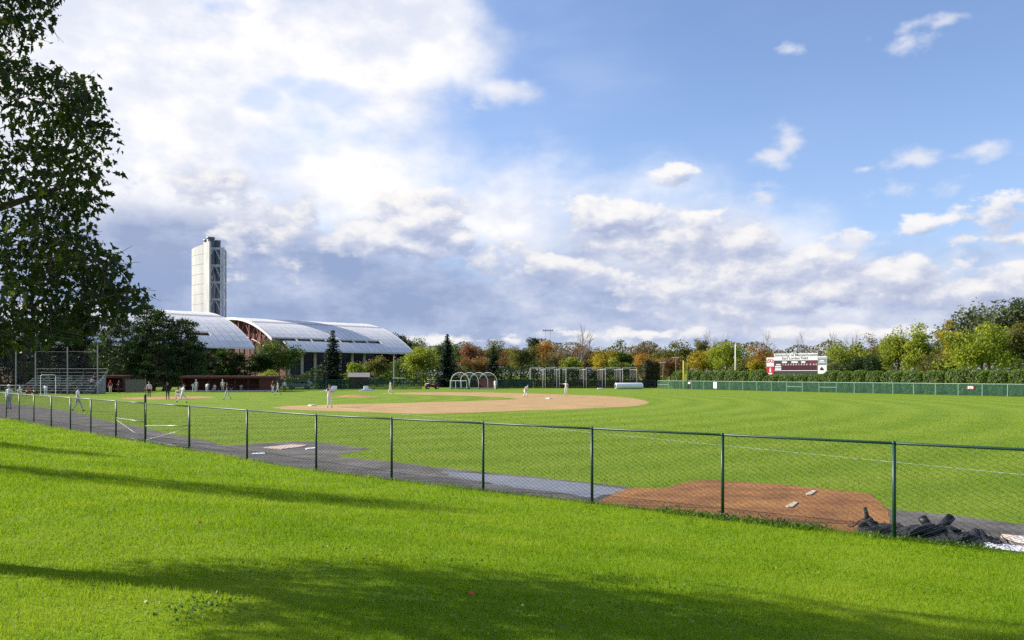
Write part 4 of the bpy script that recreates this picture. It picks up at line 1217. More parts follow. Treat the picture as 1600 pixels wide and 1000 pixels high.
# ------------------------------------------------------------------ the maple at the left, standing outside the picture
M_MAPLE = leafm('maple_leaf', (.012, .022, .007), (.028, .048, .010), (.075, .095, .014), .40, .42, .3, 1.7, patch=1.5)
TX, TY = -6.8, 7.4
TZ = float(ground_z(TX, TY))
def maple(seed, nclus, leaves_per, size, sil):
    rng = np.random.default_rng(seed)
    cen = np.array((0, 0, 5.6 - 0.0)); C = []
    while len(C) < nclus:
        q = rng.uniform(-1, 1, 3)
        if (q ** 2).sum() > 1: continue
        c = np.array((q[0] * 3.5, q[1] * 2.9, 5.2 + q[2] * 3.2))
        c[:2] *= min(1, max(.35, (c[2] - 1.2) / 2.6))
        C.append(c)
    return np.array(C), rng
SIL = [(-80, 60), (0, 84), (16, 88), (32, 74), (52, 44), (95, 40), (108, 70), (118, 120), (150, 140), (196, 166), (215, 158), (262, 150), (300, 140), (345, 132), (385, 156), (402, 182), (432, 176), (452, 214), (468, 210), (490, 178), (508, 165), (522, 118), (545, 20), (560, -40)]
def sil_x(py):
    if py < SIL[0][0]: return 60.0
    if py > SIL[-1][0]: return -60.0
    for (a, xa), (b, xb) in zip(SIL, SIL[1:]):
        if a <= py <= b: return xa + (xb - xa) * (py - a) / (b - a)
C, rngm = maple(61, 1700, 40, .1, True)
keep = []
for c in C:
    X, Y, Z = c[0] + TX, c[1] + TY, c[2] + TZ
    if Y < 3.6: continue
    px = 800 + X / Y * F; py = YH - (Z - CAMH) / Y * F
    if px > sil_x(py) - 26 * rngm.random() - 8: continue
    if Z < 3.0 and px > -40: continue
    if px > -30 and rngm.random() < (.78 if py < 140 else .55): continue
    hx_, hy_ = TX + c[0] + 1.715 * c[2], TY + c[1] - .427 * c[2]
    if px < 0 and hx_ < -1.9 and hy_ < 6.3: continue  # unseen crown cut to shape its shadow: keeps the lower left lawn sunlit
    keep.append(c)
# sprays reaching the measured outline of the crown
for k in range(330):
    py = rngm.uniform(-30, 540) if k < 240 else rngm.uniform(330, 545); lim = sil_x(py); px = lim - 4 - (abs(rngm.normal(0, 85)) if k < 240 else rngm.uniform(40, 260)); Y = rngm.uniform(6.4, 8.6)
    keep.append(np.array(((px - 800) * Y / F - TX, Y - TY, CAMH + (YH - py) * Y / F - TZ)))
C = np.array(keep)
tw = C * np.array((1, 1, .35)) - np.array((0, 0, 1.2)); tw /= np.linalg.norm(tw, axis=1)[:, None]
tw = tw + rngm.normal(0, .55, tw.shape); tw /= np.linalg.norm(tw, axis=1)[:, None]
tw0 = tw
mt = thing('maple_tree', (TX, TY, TZ), 'large dark leafy maple tree reaching into the left edge of the picture', 'tree')
trk = MB()
trk.tube([(0, 0, -.3), (.03, 0, .15), (0, .02, 1.2), (.08, 0, 2.2), (.02, .05, 4.4), (.1, .1, 7.4)], [.30, .21, .17, .155, .10, .03], 12)
mains = []
for k in range(11):
    a = k * 2.4 + .3; z0 = 1.9 + k * .42; ln = 2.6 - .12 * k
    p0 = Vector((0.05, .02, z0)); p1 = p0 + Vector((math.cos(a) * ln * .5, math.sin(a) * ln * .5, ln * .38)); p2 = p0 + Vector((math.cos(a) * ln, math.sin(a) * ln, ln * .60))
    trk.tube([p0, p1, p2], [.075, .05, .018], 7); mains += [p0 * .6 + p1 * .4, p1, p1 * .5 + p2 * .5, p2]
MA = np.array([tuple(v) for v in mains])
# every spray hangs on the nearest limb or on a spray farther in
order = np.argsort(np.hypot(C[:, 0], C[:, 1]) + .15 * np.abs(C[:, 2] - 4.5))
nodes = np.concatenate([MA, np.zeros_like(C)]); nn_ = len(MA)
for j in order:
    c = C[j]; dd_ = np.linalg.norm(nodes[:nn_] - c, axis=1) + .35 * np.maximum(0, np.hypot(nodes[:nn_, 0], nodes[:nn_, 1]) - np.hypot(c[0], c[1]))
    s = Vector(nodes[np.argmin(dd_)]); e = Vector(c); ln_ = (e - s).length
    mid = (s + e) * .5 + Vector(rngm.normal(0, .06 * ln_, 3)) + Vector((0, 0, .05 * ln_))
    te = tuple(np.array(c) + tw0[j] * .24); trk.tube([c - tw0[j] * .2, te], [.004, .0015], 3, cap=False)
    trk.tube([s, mid, e], [min(.012, .004 + .006 * ln_), .005, .0025], 3, cap=False)
    nodes[nn_] = c; nn_ += 1
trk.build('trunk', M_BARK, mt)
# pointed lobed leaf, two folded halves
half = np.array([(0, 0), (.14, -.04), (.36, .10), (.24, .26), (.40, .54), (.19, .54), (.0, 1.0)])
def maple_leaves(rng, P_, size):
    n = len(P_)
    fw_ = rng.normal(size=(n, 3)); fw_[:, 2] -= .75; fw_ /= np.linalg.norm(fw_, axis=1)[:, None]
    nr = rng.normal(size=(n, 3)) * .75; nr[:, 2] += 1.0
    nr -= fw_ * (nr * fw_).sum(1)[:, None]; nr /= np.linalg.norm(nr, axis=1)[:, None] + 1e-9
    sd_ = np.cross(fw_, nr)
    L = (size * (.6 + .75 * rng.random(n)))[:, None]
    out = np.empty((n, 2, 7, 3)); fold = rng.uniform(.1, 1.1, n)[:, None]
    for h_, sg in ((0, 1), (1, -1)):
        order = range(7) if sg > 0 else range(6, -1, -1)
        for j, q in enumerate(order):
            x, y = half[q]
            out[:, h_, j] = P_ + fw_ * L * y + sd_ * (sg * L * x) + nr * (L * x * fold) - np.array((0, 0, 1.)) * L * .18 * y * y
    return out.reshape(-1, 3)
npc = 19
i = np.repeat(np.arange(len(C)), npc); n = len(i)
tq = rngm.uniform(-.22, .34, n)
off = tw[i] * tq[:, None] + rngm.normal(size=(n, 3)) * .055 - np.array((0, 0, .10)) * (tq[:, None] ** 2) / .1
PL = C[i] + off
Xp, Yp, Zp = PL[:, 0] + TX, PL[:, 1] + TY, PL[:, 2] + TZ
lim = np.array([sil_x(v) for v in (YH - (Zp - CAMH) / Yp * F)])
ok = ((800 + Xp / Yp * F) < lim + 10 + 36 * rngm.random(n))
PL = PL[ok]
crown_me = np_mesh('crown', maple_leaves(rngm, PL, .064), 7)
obj('crown', crown_me, mt, M_MAPLE)
# more of the same trees stand to the left, outside the picture; their shade falls on the lawn
for (x, y, s, rz, lab) in ((-15.4, 18.7, .88, 3.0, 'maple tree on the lawn farther back, left of the picture, shading the slope'), (-26.0, 28.2, .85, .2, 'maple tree on the lawn farthest back, left of the picture')):
    c = copy_tree(mt, (x, y, float(ground_z(x, y))), rz, (s, s * .62, s)); c['label'] = lab; c['group'] = 'maples on the lawn'
mt['group'] = 'maples on the lawn'
# ------------------------------------------------------------------ outfield fence, foul pole, signs, scoreboard
M_OFP = pm('pale_green_fence_pipe', (.26, .42, .34), .45, .15, 2)
M_SCREEN = netm('green_fence_mesh', (.008, .070, .040), .40)
M_SCREENG = netm('dark_green_windscreen', (.008, .045, .030), .80)
def far_fence(label, pts, H_, mat, postm, spacing=3.05, gate=None, rails=True):
    """posts, top rail and a mesh sheet per bay"""
    t = thing('outfield_fence', (float(pts[0][0]), float(pts[0][1]), 0), label, 'fence')
    o0 = np.array(pts[0])
    pr = MB().tube([(0, 0, -.1), (0, 0, H_ + .03)], .042, 6).mesh('post'); pr.materials.append(postm)
    sheet_me = MB().box(0, 1, -.006, .006, .04, H_ - .02).mesh('mesh_panel'); sheet_me.materials.append(mat)
    rl = MB().tube([(0, 0, 0), (1, 0, 0)], .03, 6).mesh('top_rail'); rl.materials.append(postm)
    for a, b in zip(pts, pts[1:]):
        a, b = np.array(a), np.array(b); L_ = np.linalg.norm(b - a); n = max(1, int(round(L_ / spacing))); d = (b - a) / L_; rz = math.atan2(d[1], d[0])
        for k in range(n + 1):
            q = a + d * L_ * k / n - o0
            if k < n or b is not None: 
                po = link(bpy.data.objects.new('post', pr), t); po.location = (q[0], q[1], 0)
            if k < n:
                s = link(bpy.data.objects.new('mesh_panel', sheet_me), t); s.location = (q[0], q[1], 0); s.rotation_euler = (0, 0, rz); s.scale = (L_ / n, 1, 1)
                r_ = link(bpy.data.objects.new('top_rail', rl), t); r_.location = (q[0], q[1], H_); r_.rotation_euler = (0, 0, rz); r_.scale = (L_ / n, 1, 1)
                if gate and k in gate:
                    m_ = link(bpy.data.objects.new('mid_rail', rl), t); m_.location = (q[0], q[1], H_ * .52); m_.rotation_euler = (0, 0, rz); m_.scale = (L_ / n, .8, .8)
    return t
far_fence('long green outfield fence with pale posts in front of the clipped hedge', [OF0, of_at(1660)], 1.47, M_SCREEN, M_OFP, 3.0, (0, 10, 12))
MGP = pm('dark_green_pipe', (.02, .09, .06), .5)
far_fence('dark green windscreen fence between the dugout and the parked cart', [gp(428, 611), gp(560, 609), gp(659, 608)], 1.75, netm('green_see_through_mesh', (.008, .045, .030), .40), MGP, 3.0)
far_fence('dark green windscreen fence behind the round batting cage', [gp(707, 608), gp(832, 606.6)], 1.65, M_SCREENG, MGP, 3.0)
far_fence('dark mesh fence in front of the tall batting cages', [gp(834, 606.5), gp(1024, 606.5)], 1.5, netm('black_fence_mesh', (.012, .02, .018), .6), pm('dark_pipe', (.05, .06, .06), .5), 3.2)
# foul pole
M_YEL = pm('yellow_paint', (.85, .72, .10), .5, .06, 2)
fx, fy = of_at(1072) - ofn * .5; fx, fy = float(fx), float(fy)
fp = thing('foul_pole', (fx, fy, 0), 'bright yellow foul pole with side wing panel at the outfield corner', 'pole')
pxm = fy / F
MB().tube([(-.1, 0, -.1), (-.1, 0, hgt(563.5, fy))], .075, 10).build('pole', M_YEL, fp, True)
wz0, wz1 = hgt(594, fy), hgt(566, fy); wx = 5.2 * pxm
for xa, xb, za, zb in ((0, wx, wz0, wz0 + .06), (0, wx, wz1 - .06, wz1), (wx - .06, wx, wz0, wz1)):
    MB().box(xa, xb, -.03, .03, za, zb).build('wing_frame', M_YEL, fp)
MB().box(.0, wx - .06, -.012, .012, wz0 + .06, hgt(584.5, fy)).build('wing_panel', M_YEL, fp)
MB().box(.0, wx - .06, -.012, .012, hgt(584.4, fy), wz1 - .06).build('wing_mesh', netm('yellow_wing_mesh', (.6, .5, .05), .35), fp)
# lettering helper
def text_mesh(s, size, ext=.004, bold=0.0, space=1.0):
    cu = bpy.data.curves.new('lettering', 'FONT'); cu.body = s; cu.size = size; cu.extrude = ext; cu.align_x = 'CENTER'; cu.align_y = 'CENTER'; cu.offset = bold; cu.space_character = space
    o = bpy.data.objects.new('lettering', cu); COL.objects.link(o)
    dg = bpy.context.evaluated_depsgraph_get()
    me = bpy.data.meshes.new_from_object(o.evaluated_get(dg)); bpy.data.objects.remove(o); me.name = 'lettering'
    return me
def lettering(s, size, parent, x, y, z, mat, bold=0.0, sx=1.0, name='lettering', space=1.0):
    o = obj(name, text_mesh(s, size, .006, bold, space), parent, mat); o.location = (x, y, z); o.rotation_euler = (math.pi / 2, 0, 0); o.scale = (sx, 1, 1); return o
M_INK = pm('dark_grey_lettering', (.10, .09, .10), .6); M_RED = pm('red_print', (.55, .02, .035), .5); M_REDP = pm('red_sign_paint', (.26, .03, .03), .5)
rzf = math.atan2(ofd[1], ofd[0])
for (px, w, h, z, base, ink, s, lab, nm) in ((1118, .80, 1.05, .80, M_WHITE, M_INK, 'NO\nPETS', 'white notice with dark lettering on the outfield fence right of the foul pole', 'notice_sign'), (1077.5, .62, .40, 1.12, M_REDP, M_WHITE, None, 'small white sign with red edge on the fence below the foul pole', 'distance_sign'), (1517, .95, .42, 1.0, M_REDP, M_WHITE, '370', 'red distance sign with white numbers on the outfield fence at right', 'distance_sign')):
    q = of_at(px) - ofn * .10
    t = thing(nm, (float(q[0]), float(q[1]), z), lab, 'sign', rzf if rzf > -1.57 else rzf + math.pi, None if nm == 'notice_sign' else 'distance signs on the outfield fence')
    if abs(px - 1118) < 1: MB().box(-w / 2, w / 2, 0, .03, -h / 2, h / 2).build('board', base, t); [MB().box(-q, q, -.008, -.001, z_ - .035, z_ + .035).build('print_line', M_INK, t) for z_, q in ((.30, .20), (.14, .14), (-.02, .22), (-.26, .14))]
    elif s is None: MB().box(-w / 2, w / 2, 0, .03, -h / 2, h / 2).build('board', base, t); MB().box(-w / 2 + .04, w / 2 - .04, -.008, -.001, -h / 2 + .05, h / 2 - .05).build('face', M_WHITE, t)
    else: MB().box(-w / 2, w / 2, 0, .03, -h / 2, h / 2).build('board', base, t); lettering(s, h * .95, t, 0, -.008, -.01, ink, .012, 1.15)
# white pole
d = 150; t = thing('white_pole', (lat(1149, d), d, 0), 'tall plain white pole standing behind the hedge left of the scoreboard', 'pole')
MB().tube([(0, 0, -.2), (0, 0, hgt(538, d))], [.12, .085], 10).build('shaft', M_WHITE, t, True)
MB().tube([(0, 0, hgt(538, d)), (0, 0, hgt(537, d))], [.11, .05], 10).build('cap', M_WHITE, t, True)
# scoreboard
d = 140.0; k_ = d / F
sb = thing('scoreboard', (lat(1243, d), d, 0), 'white and maroon baseball scoreboard with side panels rising above the hedge', 'scoreboard', math.radians(-38))
sx = lambda px: (px - 1243) * k_ * 1.01
sz = lambda py: hgt(py, d)
for px in (1213, 1243, 1272):
    MB().box(sx(px) - .12, sx(px) + .12, .35, .6, -.3, sz(560)).build('post', M_GALV, sb)
MB().box(sx(1209), sx(1276.8), 0, .32, sz(563), sz(552)).build('header_board', M_WHITE, sb)
lettering('University of Massachusetts', .66, sb, sx(1243), -.01, sz(554.7), M_INK, .004, 1.03)
lettering('Earl Lorden Field', .62, sb, sx(1242), -.01, sz(559.8), M_INK, .004, 1.02)
M_MAR = pm('maroon_score_panel', (.150, .030, .045), .5, .1, 3)
main = MB().box(sx(1209.6), sx(1276), .03, .32, sz(578.6), sz(563.2)).build('score_panel', M_MAR, sb)
M_SCR = pm('dark_digit_cell', (.055, .018, .025), .4)
for j, pyr in enumerate((573.0, 576.4)):
    for k in range(12):
        x0 = 1221.5 + k * 4.45
        MB().box(sx(x0), sx(x0 + 3.6), .012, .029, sz(pyr + 1.35), sz(pyr - 1.35)).build('digit_cell', M_SCR, main)
for x0, x1, y0, y1 in ((1210.6, 1220.4, 571.6, 574.0), (1210.6, 1220.4, 575.2, 578.0), (1221.8, 1229.6, 564.4, 567.2), (1236.4, 1246.6, 564.4, 567.2), (1251.6, 1258.0, 564.4, 567.2), (1212.5, 1219.5, 568.6, 570.4)):
    MB().box(sx(x0), sx(x1), .012, .029, sz(y1), sz(y0)).build('name_strip', M_WHITE, main)
for x0, x1 in ((1209.8, 1220.6), (1230.2, 1236.0), (1247.2, 1251.2), (1258.4, 1261.6)):
    MB().box(sx(x0), sx(x1), .014, .029, sz(567.4), sz(563.8)).build('dark_strip', pm('dark_strip_paint', (.045, .05, .055), .5), main)
for k in range(10):
    lettering(str((k + 1) % 10), .32, main, sx(1223.5 + 4.1 * k), .01, sz(569.6), M_WHITE, .014)
lettering('R', .30, main, sx(1266), .01, sz(569.6), M_WHITE, .014); lettering('H', .30, main, sx(1271), .01, sz(569.6), M_WHITE, .014); lettering('E', .30, main, sx(1274.6), .01, sz(569.6), M_WHITE, .014)
MB().box(sx(1209.6), sx(1276), .0, .30, sz(579.6), sz(578.7)).build('trim_strip', M_WHITE, sb)
MB().box(sx(1210), sx(1275.5), .1, .32, sz(584), sz(579.7)).build('lower_board', pm('dark_grey_board', (.05, .05, .05), .6), sb)
# left side panels
lp = MB().box(sx(1197), sx(1208.8), .02, .30, sz(572.4), sz(558)).build('side_panel', M_WHITE, sb)
MB().prism([(sx(1199.2), sz(561.4)), (sx(1206.6), sz(561.0)), (sx(1206.8), sz(560.2)), (sx(1199.2), sz(560.4))], 'y', .008, .019).build('emblem', M_RED, lp)
lettering('ZAZ', .66, lp, sx(1203), .01, sz(564.2), M_RED, .02, 1.0, 'emblem')
lr = MB().box(sx(1197), sx(1209), .018, .30, sz(585.4), sz(572.5)).build('side_panel', M_RED, sb)
MB().prism([(sx(1201.9), sz(581.5)), (sx(1204.3), sz(581.5)), (sx(1204.4), sz(577.2)), (sx(1203.7), sz(575.4)), (sx(1203.6), sz(574)), (sx(1202.6), sz(574)), (sx(1202.5), sz(575.4)), (sx(1201.8), sz(577.2))], 'y', .006, .0175).build('emblem', M_WHITE, lr)
MB().box(sx(1197.4), sx(1206), .006, .0175, sz(585.0), sz(582.6)).build('print_band', M_WHITE, lr)
# right side panels
rp = MB().box(sx(1277), sx(1290), .02, .30, sz(570.8), sz(557)).build('side_panel', M_WHITE, sb)
MB().box(sx(1277.4), sx(1289.4), .008, .0195, sz(570.6), sz(559)).build('print_area', pm('grey_print', (.23, .25, .27), .5), rp)
for y0, y1, x0, x1 in ((563.2, 565.2, 1279.6, 1286.2), (566.0, 566.9, 1278.2, 1288.4), (560.6, 561.0, 1278.6, 1288.6)):
    MB().box(sx(x0), sx(x1), .002, .0075, sz(y1), sz(y0)).build('print_band', M_WHITE, rp)
rr2 = MB().box(sx(1276.9), sx(1290), .02, .30, sz(584), sz(570.9)).build('side_panel', M_WHITE, sb)
zb = sz(578.6)
for k, (xa, hh) in enumerate(((1279.6, .16), (1281.0, .34), (1283.2, .52))):       # three slanted stripes of growing height
    x0 = sx(xa + .3); w_ = .26
    MB().prism([(x0, zb), (x0 + w_, zb), (x0 + w_ + .0 - hh * .45 + .0, zb + hh), (x0 - hh * .45, zb + hh)] if False else [(x0 + .1, zb), (x0 + .1 + w_, zb), (x0 + w_ - hh * .5, zb + hh), (x0 - hh * .5, zb + hh)], 'y', .008, .0195).build('emblem', M_BLACK, rr2)

# ------------------------------------------------------------------ batting cages, roll, vehicles, shed
M_NETD = netm('dark_net', (.02, .022, .024), .28)
cages = [(829, 848), (852, 870), (874, 884), (885, 912), (916, 941), (946, 969), (973, 995)]
clab = ['leftmost', 'second from the left', 'third from the left, narrow', 'fourth from the left', 'third from the right', 'second from the right', 'rightmost']
for (a, b), lb in zip(cages, clab):
    d = 158.0; w_ = (b - a) * d / F; H_ = hgt(574.5, d)
    t = thing('batting_cage', (lat(a, d), d, 0), f'tall pale pipe frame of a batting cage, {lb} in the row', 'batting cage', 0, 'row of tall batting cages')
    for dy in (0, 9.0):
        for x in (0, w_):
            MB().tube([(x, dy, -.1), (x, dy, H_ - (.15 if dy else 0))], .048, 6).build('post', M_PIPE, t)
        MB().tube([(-.06, dy, H_ - (.15 if dy else 0)), (w_ + .06, dy, H_ - (.15 if dy else 0))], .06, 6).build('crossbar', M_PIPE, t)
    for x in (0, w_): MB().tube([(x, 0, H_ - .35), (x, 9, H_ - .35)], .03, 5).build('cable', M_PIPE, t)
    MB().box(0, w_, 8.85, 8.87, .02, H_ - .5).build('net', M_NETD, t)
    for x in (.1, w_ - .1): MB().box(x - .008, x + .008, .3, 8.8, .02, H_ - .5).build('net', M_NETD, t)
# rolling cage with hooped roof
d = 148.0; t = thing('rolling_batting_cage', (lat(741, d), d, 0), 'round topped white pipe batting cage standing in front of the green fence', 'batting cage', math.radians(-24))
Wc, Hc, Dc = 3.6, 2.95, 4.8
hm_ = MB()
hoop = [(-Wc / 2, 0, .2)] + [(-Wc / 2 * math.cos(a), 0, Hc * .45 + (Hc * .55) * math.sin(a)) for a in np.linspace(.0, math.pi, 13)] + [(Wc / 2, 0, .2)]
for k in range(4):
    y = -Dc / 2 + Dc * k / 3; xo = -1.6 + 1.05 * k
    MB().tube([(x + xo, y, z) for x, _, z in hoop], .045, 6).build('hoop', M_WHITE, t, True)
for s in (-1, 1):
    MB().tube([(-1.6 + s * Wc / 2, -Dc / 2, .2), (1.55 + s * Wc / 2, Dc / 2, .2)], .05, 6).build('base_rail', M_WHITE, t)
    MB().tube([(-1.6 + s * Wc * .35, -Dc / 2, Hc * .85), (1.55 + s * Wc * .35, Dc / 2, Hc * .85)], .035, 6).build('roof_rail', M_WHITE, t)
MB().tube([(-3.4, -Dc / 2 - .3, .2), (-3.4, -Dc / 2 - .3, 1.5), (-.1, -Dc / 2 - .3, 1.5), (-.1, -Dc / 2 - .3, .2)], .05, 6).build('front_frame', M_WHITE, t)
for x in (-3.4, -2.3, -1.2): MB().tube([(x, -Dc / 2 - .3, .2), (x, -Dc / 2 - .3, 1.5)], .035, 6).build('front_bar', M_WHITE, t)
for x, y in ((-3.4, -2.2), (.2, -2.4), (-.2, 2.4), (3.3, 2.4)):
    MB().tube([(x - .06, y, .2), (x + .06, y, .2)], .2, 12).build('wheel', M_BLACK, t)
nt = MB()
for k in range(12):
    a0, a1 = math.pi * k / 12, math.pi * (k + 1) / 12
    f_ = lambda a, y, xo: (-Wc / 2 * math.cos(a) * .98 + xo, y, Hc * .45 + Hc * .54 * math.sin(a))
    nt.add([f_(a0, -Dc / 2, -1.6), f_(a1, -Dc / 2, -1.6), f_(a1, Dc / 2, 1.55), f_(a0, Dc / 2, 1.55)], [(0, 1, 2, 3)])
nt.build('net', netm('cage_net', (.03, .03, .03), .22), t)
MB().box(-.9, 2.9, 2.2, 2.24, .3, 1.9).build('back_pad', pm('dark_maroon_pad', (.07, .02, .025), .7), t)
# tarp roll
d = 147.5; t = thing('tarp_roll', (lat(983, d), d, .58), 'long white rolled field tarp lying in front of the batting cages', 'tarp')
t.rotation_euler = (0, 0, math.radians(9))
Lr, Rr = 4.95, .55
MB().tube([(-Lr / 2, 0, 0), (-Lr / 2 + .03, 0, 0), (Lr / 2 - .2, 0, 0), (Lr / 2 - .02, 0, 0), (Lr / 2, 0, 0)], [Rr * .99, Rr, Rr * 1.0, Rr * .93, Rr * .8], 28).build('roll', pm('white_tarp_vinyl', (.78, .79, .80), .4, .06, 2, .2, 5), t, True)
MB().tube([(-Lr / 2 - .03, 0, 0), (-Lr / 2 - .004, 0, 0)], Rr * .62, 20).build('core', M_DARK, t)
d = 147.5; o = thing('field_bag', (lat(938, d), d - .5, 0), 'low flat white bag on the grass left of the tarp roll', 'bag')
MB().bbox(-.55, .55, -.3, .3, .0, .2, .07).build('sack', M_WHITE, o, True); MB().tube([(-.3, 0, .19), (0, 0, .26), (.3, 0, .19)], .02, 5).build('handle', M_GALV, o)
# car body helper
def car(t, L_, W_, prof, glass, paint, wheels, wr):
    MB().prism(prof, 'y', -W_ / 2, W_ / 2).build('body', paint, t)
    for g in glass: MB().prism(g, 'y', -W_ / 2 - .012, W_ / 2 + .012).build('window', M_NAVY, t)
    for x in wheels:
        for s in (-1, 1):
            w_ = MB().tube([(x, s * (W_ / 2 - .18), wr), (x, s * (W_ / 2 + .03), wr)], wr, 18).build('wheel', M_BLACK, t)
            MB().tube([(x, s * (W_ / 2 + .031), wr), (x, s * (W_ / 2 + .045), wr)], wr * .58, 12).build('rim', M_GALV, w_)
d = 150; t = thing('parked_car', (lat(468, d), d, 0), 'silver estate car parked behind the fence right of the dugout', 'car', math.radians(180))
car(t, 4.5, 1.75, [(-2.2, .35), (2.15, .35), (2.25, .62), (2.1, .85), (1.1, .98), (.55, 1.42), (-1.6, 1.48), (-2.15, 1.02), (-2.25, .7)], [[(.98, 1.0), (.52, 1.34), (-.25, 1.37), (-.25, 1.0)], [(-.35, 1.0), (-.35, 1.37), (-1.5, 1.38), (-1.9, 1.0)]], pm('silver_car_paint', (.42, .44, .46), .3, metal=.4), (-1.4, 1.4), .33)
for s in (-.6, .6): MB().bbox(2.17, 2.27, s - .2, s + .2, .62, .78, .02).build('headlight', M_WHITE, t)
d = 149; t = thing('utility_cart', (lat(675, d), d, 0), 'small maroon utility cart parked at the gap in the green fence', 'cart', math.radians(200))
MB().prism([(-1.2, .35), (1.15, .35), (1.25, .55), (1.15, .9), (.55, 1.0), (.45, .62), (-.3, .62), (-.32, .95), (-1.25, .95)], 'y', -.62, .62).build('body', M_MAROON, t)
MB().prism([(.56, 1.0), (1.14, .91), (1.14, .94), (.56, 1.04)], 'y', -.5, .5).build('hood', M_WHITE, t)
for x in (-.38, .5):
    for s in (-.56, .56): MB().tube([(x, s, .8), (x * .9, s, 1.65)], .035, 6).build('roof_post', M_GALV, t)
MB().bbox(-.7, .75, -.66, .66, 1.65, 1.73, .03).build('roof', pm('cart_roof', (.45, .33, .32), .5), t)
MB().bbox(-.3, .2, -.5, .5, .62, .78, .05).build('seat', M_DARK, t)
for x in (-.85, .85):
    for s in (-1, 1):
        w_ = MB().tube([(x, s * .46, .28), (x, s * .66, .28)], .28, 14).build('wheel', M_BLACK, t); MB().tube([(x, s * .661, .28), (x, s * .675, .28)], .14, 10).build('rim', M_WHITE, w_)
# shed
d = 158; t = thing('equipment_shed', (lat(561, d), d, 0), 'small maroon brown shed with grey gable roof right of the spruce', 'shed', math.radians(8))
M_SHED = pm('brown_red_boards', (.105, .042, .034), .8, .2, 3)
MB().box(-1.8, 1.8, -1.2, 1.2, 0, 2.15).build('wall', M_SHED, t)
MB().prism([(-1.5, 2.12), (1.5, 2.12), (0, 2.95)], 'x', -2.05, 2.05).build('roof', pm('grey_shingles', (.27, .26, .25), .85, .2, 4), t)
MB().box(-.6, .6, -1.24, -1.203, 0, 1.95).build('door', M_MAROON, t)
# folded white tarps at the field edge
for px, py, w_, h_, sh, lab in ((513, 612, 2.5, .85, -.6, 'large folded white tarp tilted on the grass behind the player with the glove'), (572, 610.5, 2.3, .75, .3, 'white tarp bundle in front of the brown shed'), ):
    X, Y = gp(px, py)
    t = thing('folded_tarp', (X, Y, 0), lab, 'tarp', .2, 'folded white tarps at the field edge')
    MB().prism([(-w_ / 2, .0), (w_ / 2, .0), (w_ / 2 * .8, h_ * .35), (sh * -.4 + .2, h_ * .6), (-w_ / 2 * .5, h_ * .22)], 'y', -.6, .6).build('sheet', M_SHEET, t)
    MB().bbox(-.1 - sh, .7 - sh, -.35, .35, h_ * .3, h_, .08).build('fold', M_SHEET, t)
d = 152; t = thing('canopy_table', (lat(622, d), d, 0), 'low white topped table by the light pole behind the fence', 'table')
MB().bbox(-1.0, 1.0, -.5, .5, 1.88, 2.0, .03).build('top', M_WHITE, t)
for x in (-.85, .85):
    for y in (-.4, .4): MB().tube([(x, y, 0), (x * .9, y, 1.88)], .04, 5).build('leg', M_GALV, t)
# light poles
d = 160; t = thing('light_pole', (lat(615.5, d), d, 0), 'slim tan pole with a lamp head below the roof overhang', 'pole')
MB().tube([(0, 0, -.1), (0, 0, hgt(553.5, d))], [.10, .07], 8).build('shaft', pm('tan_pole', (.42, .36, .28), .6), t)
MB().bbox(-.7, .1, -.15, .15, hgt(553.5, d), hgt(552, d), .04).build('lamp_head', M_GALV, t)
d = 300; t = thing('floodlight_mast', (lat(856, d), d, 0), 'distant floodlight mast showing above the trees left of the bare tree', 'mast')
for px in (852, 860): MB().tube([(lat(px, d) - lat(856, d), 0, 0), (lat(px, d) - lat(856, d), 0, hgt(517, d))], .06, 6).build('pole', M_GALV, t)
MB().box(-1.9, 1.9, -.08, .08, hgt(517.3, d), hgt(516.8, d)).build('crossarm', M_GALV, t)
for k in range(6): MB().bbox(-1.7 + k * .62, -1.3 + k * .62, -.3, .1, hgt(516.7, d), hgt(515.2, d), .05).build('lamp', pm('dark_lamp', (.08, .08, .08), .4), t)
for px, top, lab in ((1036, 567, 'thin grey lamp post above the hedge, left one'), (1056, 559, 'thin grey lamp post with a cross arm above the hedge, right one')):
    d = 190; t = thing('lamp_post', (lat(px, d), d, 0), lab, 'lamp', 0, 'lamp posts beyond the hedge')
    MB().tube([(0, 0, 0), (0, 0, hgt(top, d))], .08, 6).build('shaft', M_GALV, t); MB().bbox(-.7, .7, -.15, .15, hgt(top, d), hgt(top - 1, d), .04).build('lamp_head', M_WHITE, t)

# ------------------------------------------------------------------ dugouts, backstop, bleachers
d = 124.0; x0_, x1_ = lat(286, d), lat(426, d); Wd = x1_ - x0_
t = thing('dugout', (x0_, d, 0), 'long low maroon dugout with players in its dark opening', 'dugout', math.radians(4))
dd_ = 2.6
MB().box(0, Wd, dd_, dd_ + .2, 0, 2.2).build('back_wall', M_MAROON, t)
MB().box(-.2, -.003, -.1, dd_ + .2, 0, 2.1).build('end_wall', M_MAROON, t)
MB().box(Wd - 2.2, Wd + .2, -.12, .12, 0, 2.0).build('front_wall', M_MAROON, t)
MB().box(Wd + .003, Wd + .2, .13, dd_ + .2, 0, 2.1).build('end_wall', M_MAROON, t)
MB().prism([(-.55, 2.02), (dd_ + .4, 2.22), (dd_ + .4, 2.42), (-.55, 2.36)], 'x', -.4, Wd + .4).build('roof', M_MAROON, t)
for k in range(1, 7): MB().box(Wd * k / 7 - .06, Wd * k / 7 + .06, -.08, .06, .25, 2.02).build('post', M_MAROON, t)
MB().box(-.2, Wd + .2, -.5, -.13, 0, .26).build('kerb', M_CONC, t)
MB().box(.3, Wd - 2.4, 1.9, 2.3, .42, .48).build('bench', pm('bench_wood', (.20, .13, .08), .7), t)
for k in range(6): MB().box(.8 + k * 1.9, .9 + k * 1.9, 1.95, 2.25, 0, .42).build('bench_leg', M_GALV, t)
